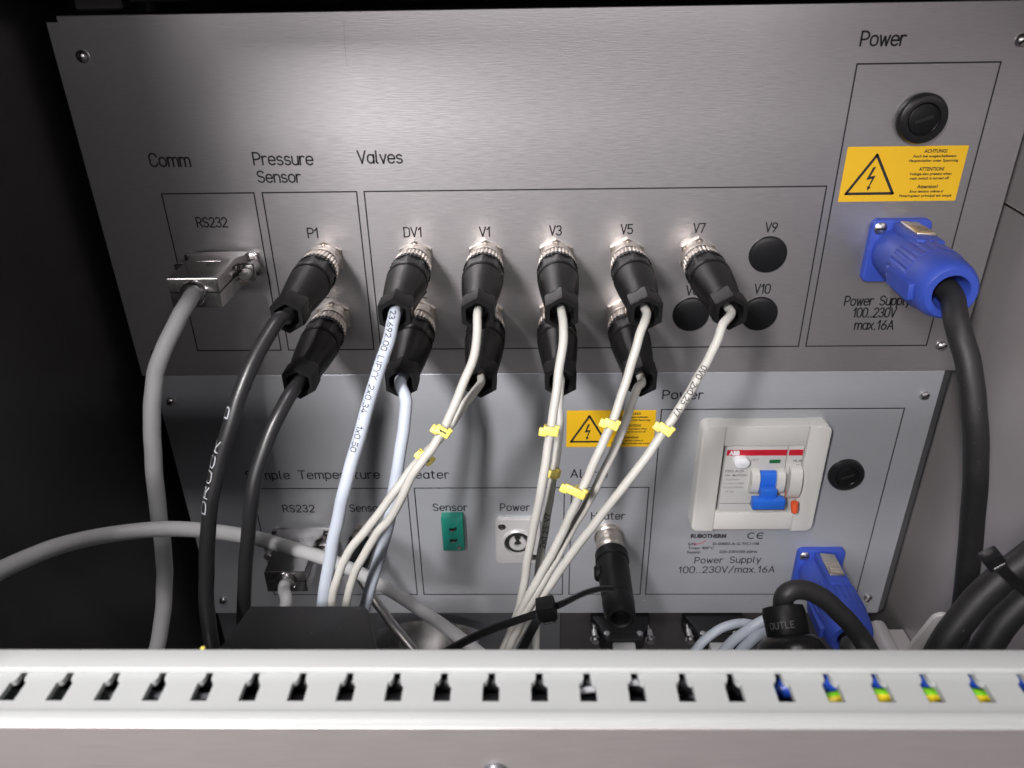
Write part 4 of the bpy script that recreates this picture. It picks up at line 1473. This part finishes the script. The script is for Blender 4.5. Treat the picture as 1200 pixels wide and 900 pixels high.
# snapped-on front cover: rounded shoulder then a vertical face
yc0, yc1 = y_f-.05, yrow(852, zd-3)
pr = [(yc0+1.0, zd+.5), (yc0-.6, zd+.6), (yc0-1.8, zd+.2), (yc1+1.2, zd-1.4), (yc1+.4, zd-2.3), (yc1, zd-3.4), (yc1, zd-56), (yc1+1.5, zd-56), (yc1+1.5, zd-4)]
vs = [(x, y, z) for x in (DX0, DX1) for y, z in pr]
m_ = len(pr)
fs = [[i, (i+1) % m_, m_+(i+1) % m_, m_+i] for i in range(m_)]+[list(range(m_))[::-1], [m_+i for i in range(m_)]]
sl_ = MB().add(vs, fs)
link('shoulder', MB().add([(x, y, z) for x in (DX0, DX1) for y, z in pr[:6]+[(yc1+1.6, zd-3.4)]],
                          [[i, (i+1) % 7, 7+(i+1) % 7, 7+i] for i in range(7)]+[[6, 5, 4, 3, 2, 1, 0], [7, 8, 9, 10, 11, 12, 13]]).xf(dz_), 'duct_plastic', du)
link('front_cover', MB().box((DX0, yc1, zd-58), (DX1, yc1+1.5, zd-3.45), .3, 1).xf(dz_), 'cover_aluminium', du)
sp_ = A(581, 903, yc1)
sc_ = link('cover_screw', MB().lathe([(0, 3.6), (.8, 3.6), (1.6, 3.0), (1.6, 2.2), (.7, 2.0), (.7, .05)], 32, dz_(sp_)), 'edge_grey', du)

# wires inside the duct; the black ones are added to darken the slots
wires = [('blue', 'wire_blue', [(100, 3.5, -7.5), (130, 4.5, -7.0), (160, 3.0, -7.5), (258, 5, -8)], 2.9),
         ('blue', 'wire_blue', [(70, 8, -8), (120, 9.3, -7.0), (150, 9.0, -7.4), (258, 10, -7)], 2.6)]
yw = y_s1
earth = 0


def wire(label, material, pts, r, group='wires lying inside the duct'):
    line = spline([Vector((x, yw+y, zd+z)) for x, y, z in pts], 10)
    return tag(link('duct_wire', MB().tube(line, r, 14), material, origin=line[0]), label, 'wire', group)


wire('blue wire inside the right end of the duct', 'wire_blue', [(56, 16, -24), (70, 13, -12), (84, 12.0, -6.4), (104, 12.6, -5.8), (130, 12.4, -6.0), (175, 12.8, -6.0), (258, 13, -6)], 3.1)
wire('green and yellow earth wire inside the duct at the right', 'wire_earth', [(62, 3, -26), (78, 5.0, -14), (90, 6.6, -7.4), (106, 6.9, -6.4), (130, 7.0, -6.4), (150, 5.6, -6.8), (258, 5.0, -8)], 2.7)
EARTH_SPLIT.inputs[1].default_value = 0.0034
wire('added black strand along the rear of the duct, darkening its slots up to the blue wire', 'slot_shade_black', [(-232, 13, -8), (-150, 13.5, -7), (-60, 13.0, -6.5), (10, 13.2, -7), (50, 13.0, -7), (84, 13.5, -13), (258, 12, -20)], 3.7)
wire('added black strand along the front of the duct, darkening its slots', 'slot_shade_black', [(-232, 4.0, -14), (-160, 5.5, -13), (-60, 6.0, -9), (20, 5.8, -10), (70, 5.0, -12), (140, 3, -17), (258, 2, -18)], 3.6)
wire('grey wire crossing inside the duct just right of the middle', 'wire_grey', [(-70, 10, -30), (-10, 3.0, -20), (10, 6.0, -5.6), (22, 8.4, -3.9), (34, 10.6, -4.6), (52, 12, -14), (90, 12, -26)], 1.0)
wire('dull grey wire low inside the left half of the duct', 'wire_grey', [(-232, 9, -8), (-150, 9, -8), (-90, 7.0, -8), (-50, 4, -12), (0, 0, -22)], 1.6)
yt = A(238, 762, y_back+1)
tag(link('wire_end', MB().tube([yt+Vector((0, 3, -8)), yt+Vector((0, .5, -2)), yt+Vector((0, 0, .9))], .65, 10), 'clip_yellow', origin=yt), 'tiny yellow wire end peeping over the duct rim', 'wire')

# ================================================================== DARK UNIT ABOVE THE PANEL
ub = thing('upper_unit', 'dark device above the panel, only its lower edge in view', 'device', (0, 20, -8))
link('housing', MB().box((-226, 0, 4), (250, 100, 30), 1.0, 1), 'dark_paint', ub)
p = A(113, 4, 6)
link('foot', MB().box((p.x-12, -12, p.z+8-3), (p.x+11, 4, p.z+16), .8, 1), 'dark_metal', ub)
p = A(165, 0, 6)
link('foot', MB().box((p.x-8, -10, p.z+8-1), (p.x+18, 4, p.z+16), .8, 1), 'dark_metal', ub)
# thin bright seam strip on the right wall
a, b = A(1180, 240, -8), None
zz = a.z
d1 = ray(1180, 240)
s1 = CAM+d1*((259.8-CAM.x)/d1.x)
d2 = ray(1200, 252)
s2 = CAM+d2*((259.8-CAM.x)/d2.x)
dv = (s2-s1).normalized()
s0, s3 = s1-dv*10, s1+dv*230
tag(link('seam_strip', MB().tube([s0, s3], .55, 8), 'bare_steel', origin=s0), 'thin bright strip on the right cabinet wall beside the panel', 'strip')
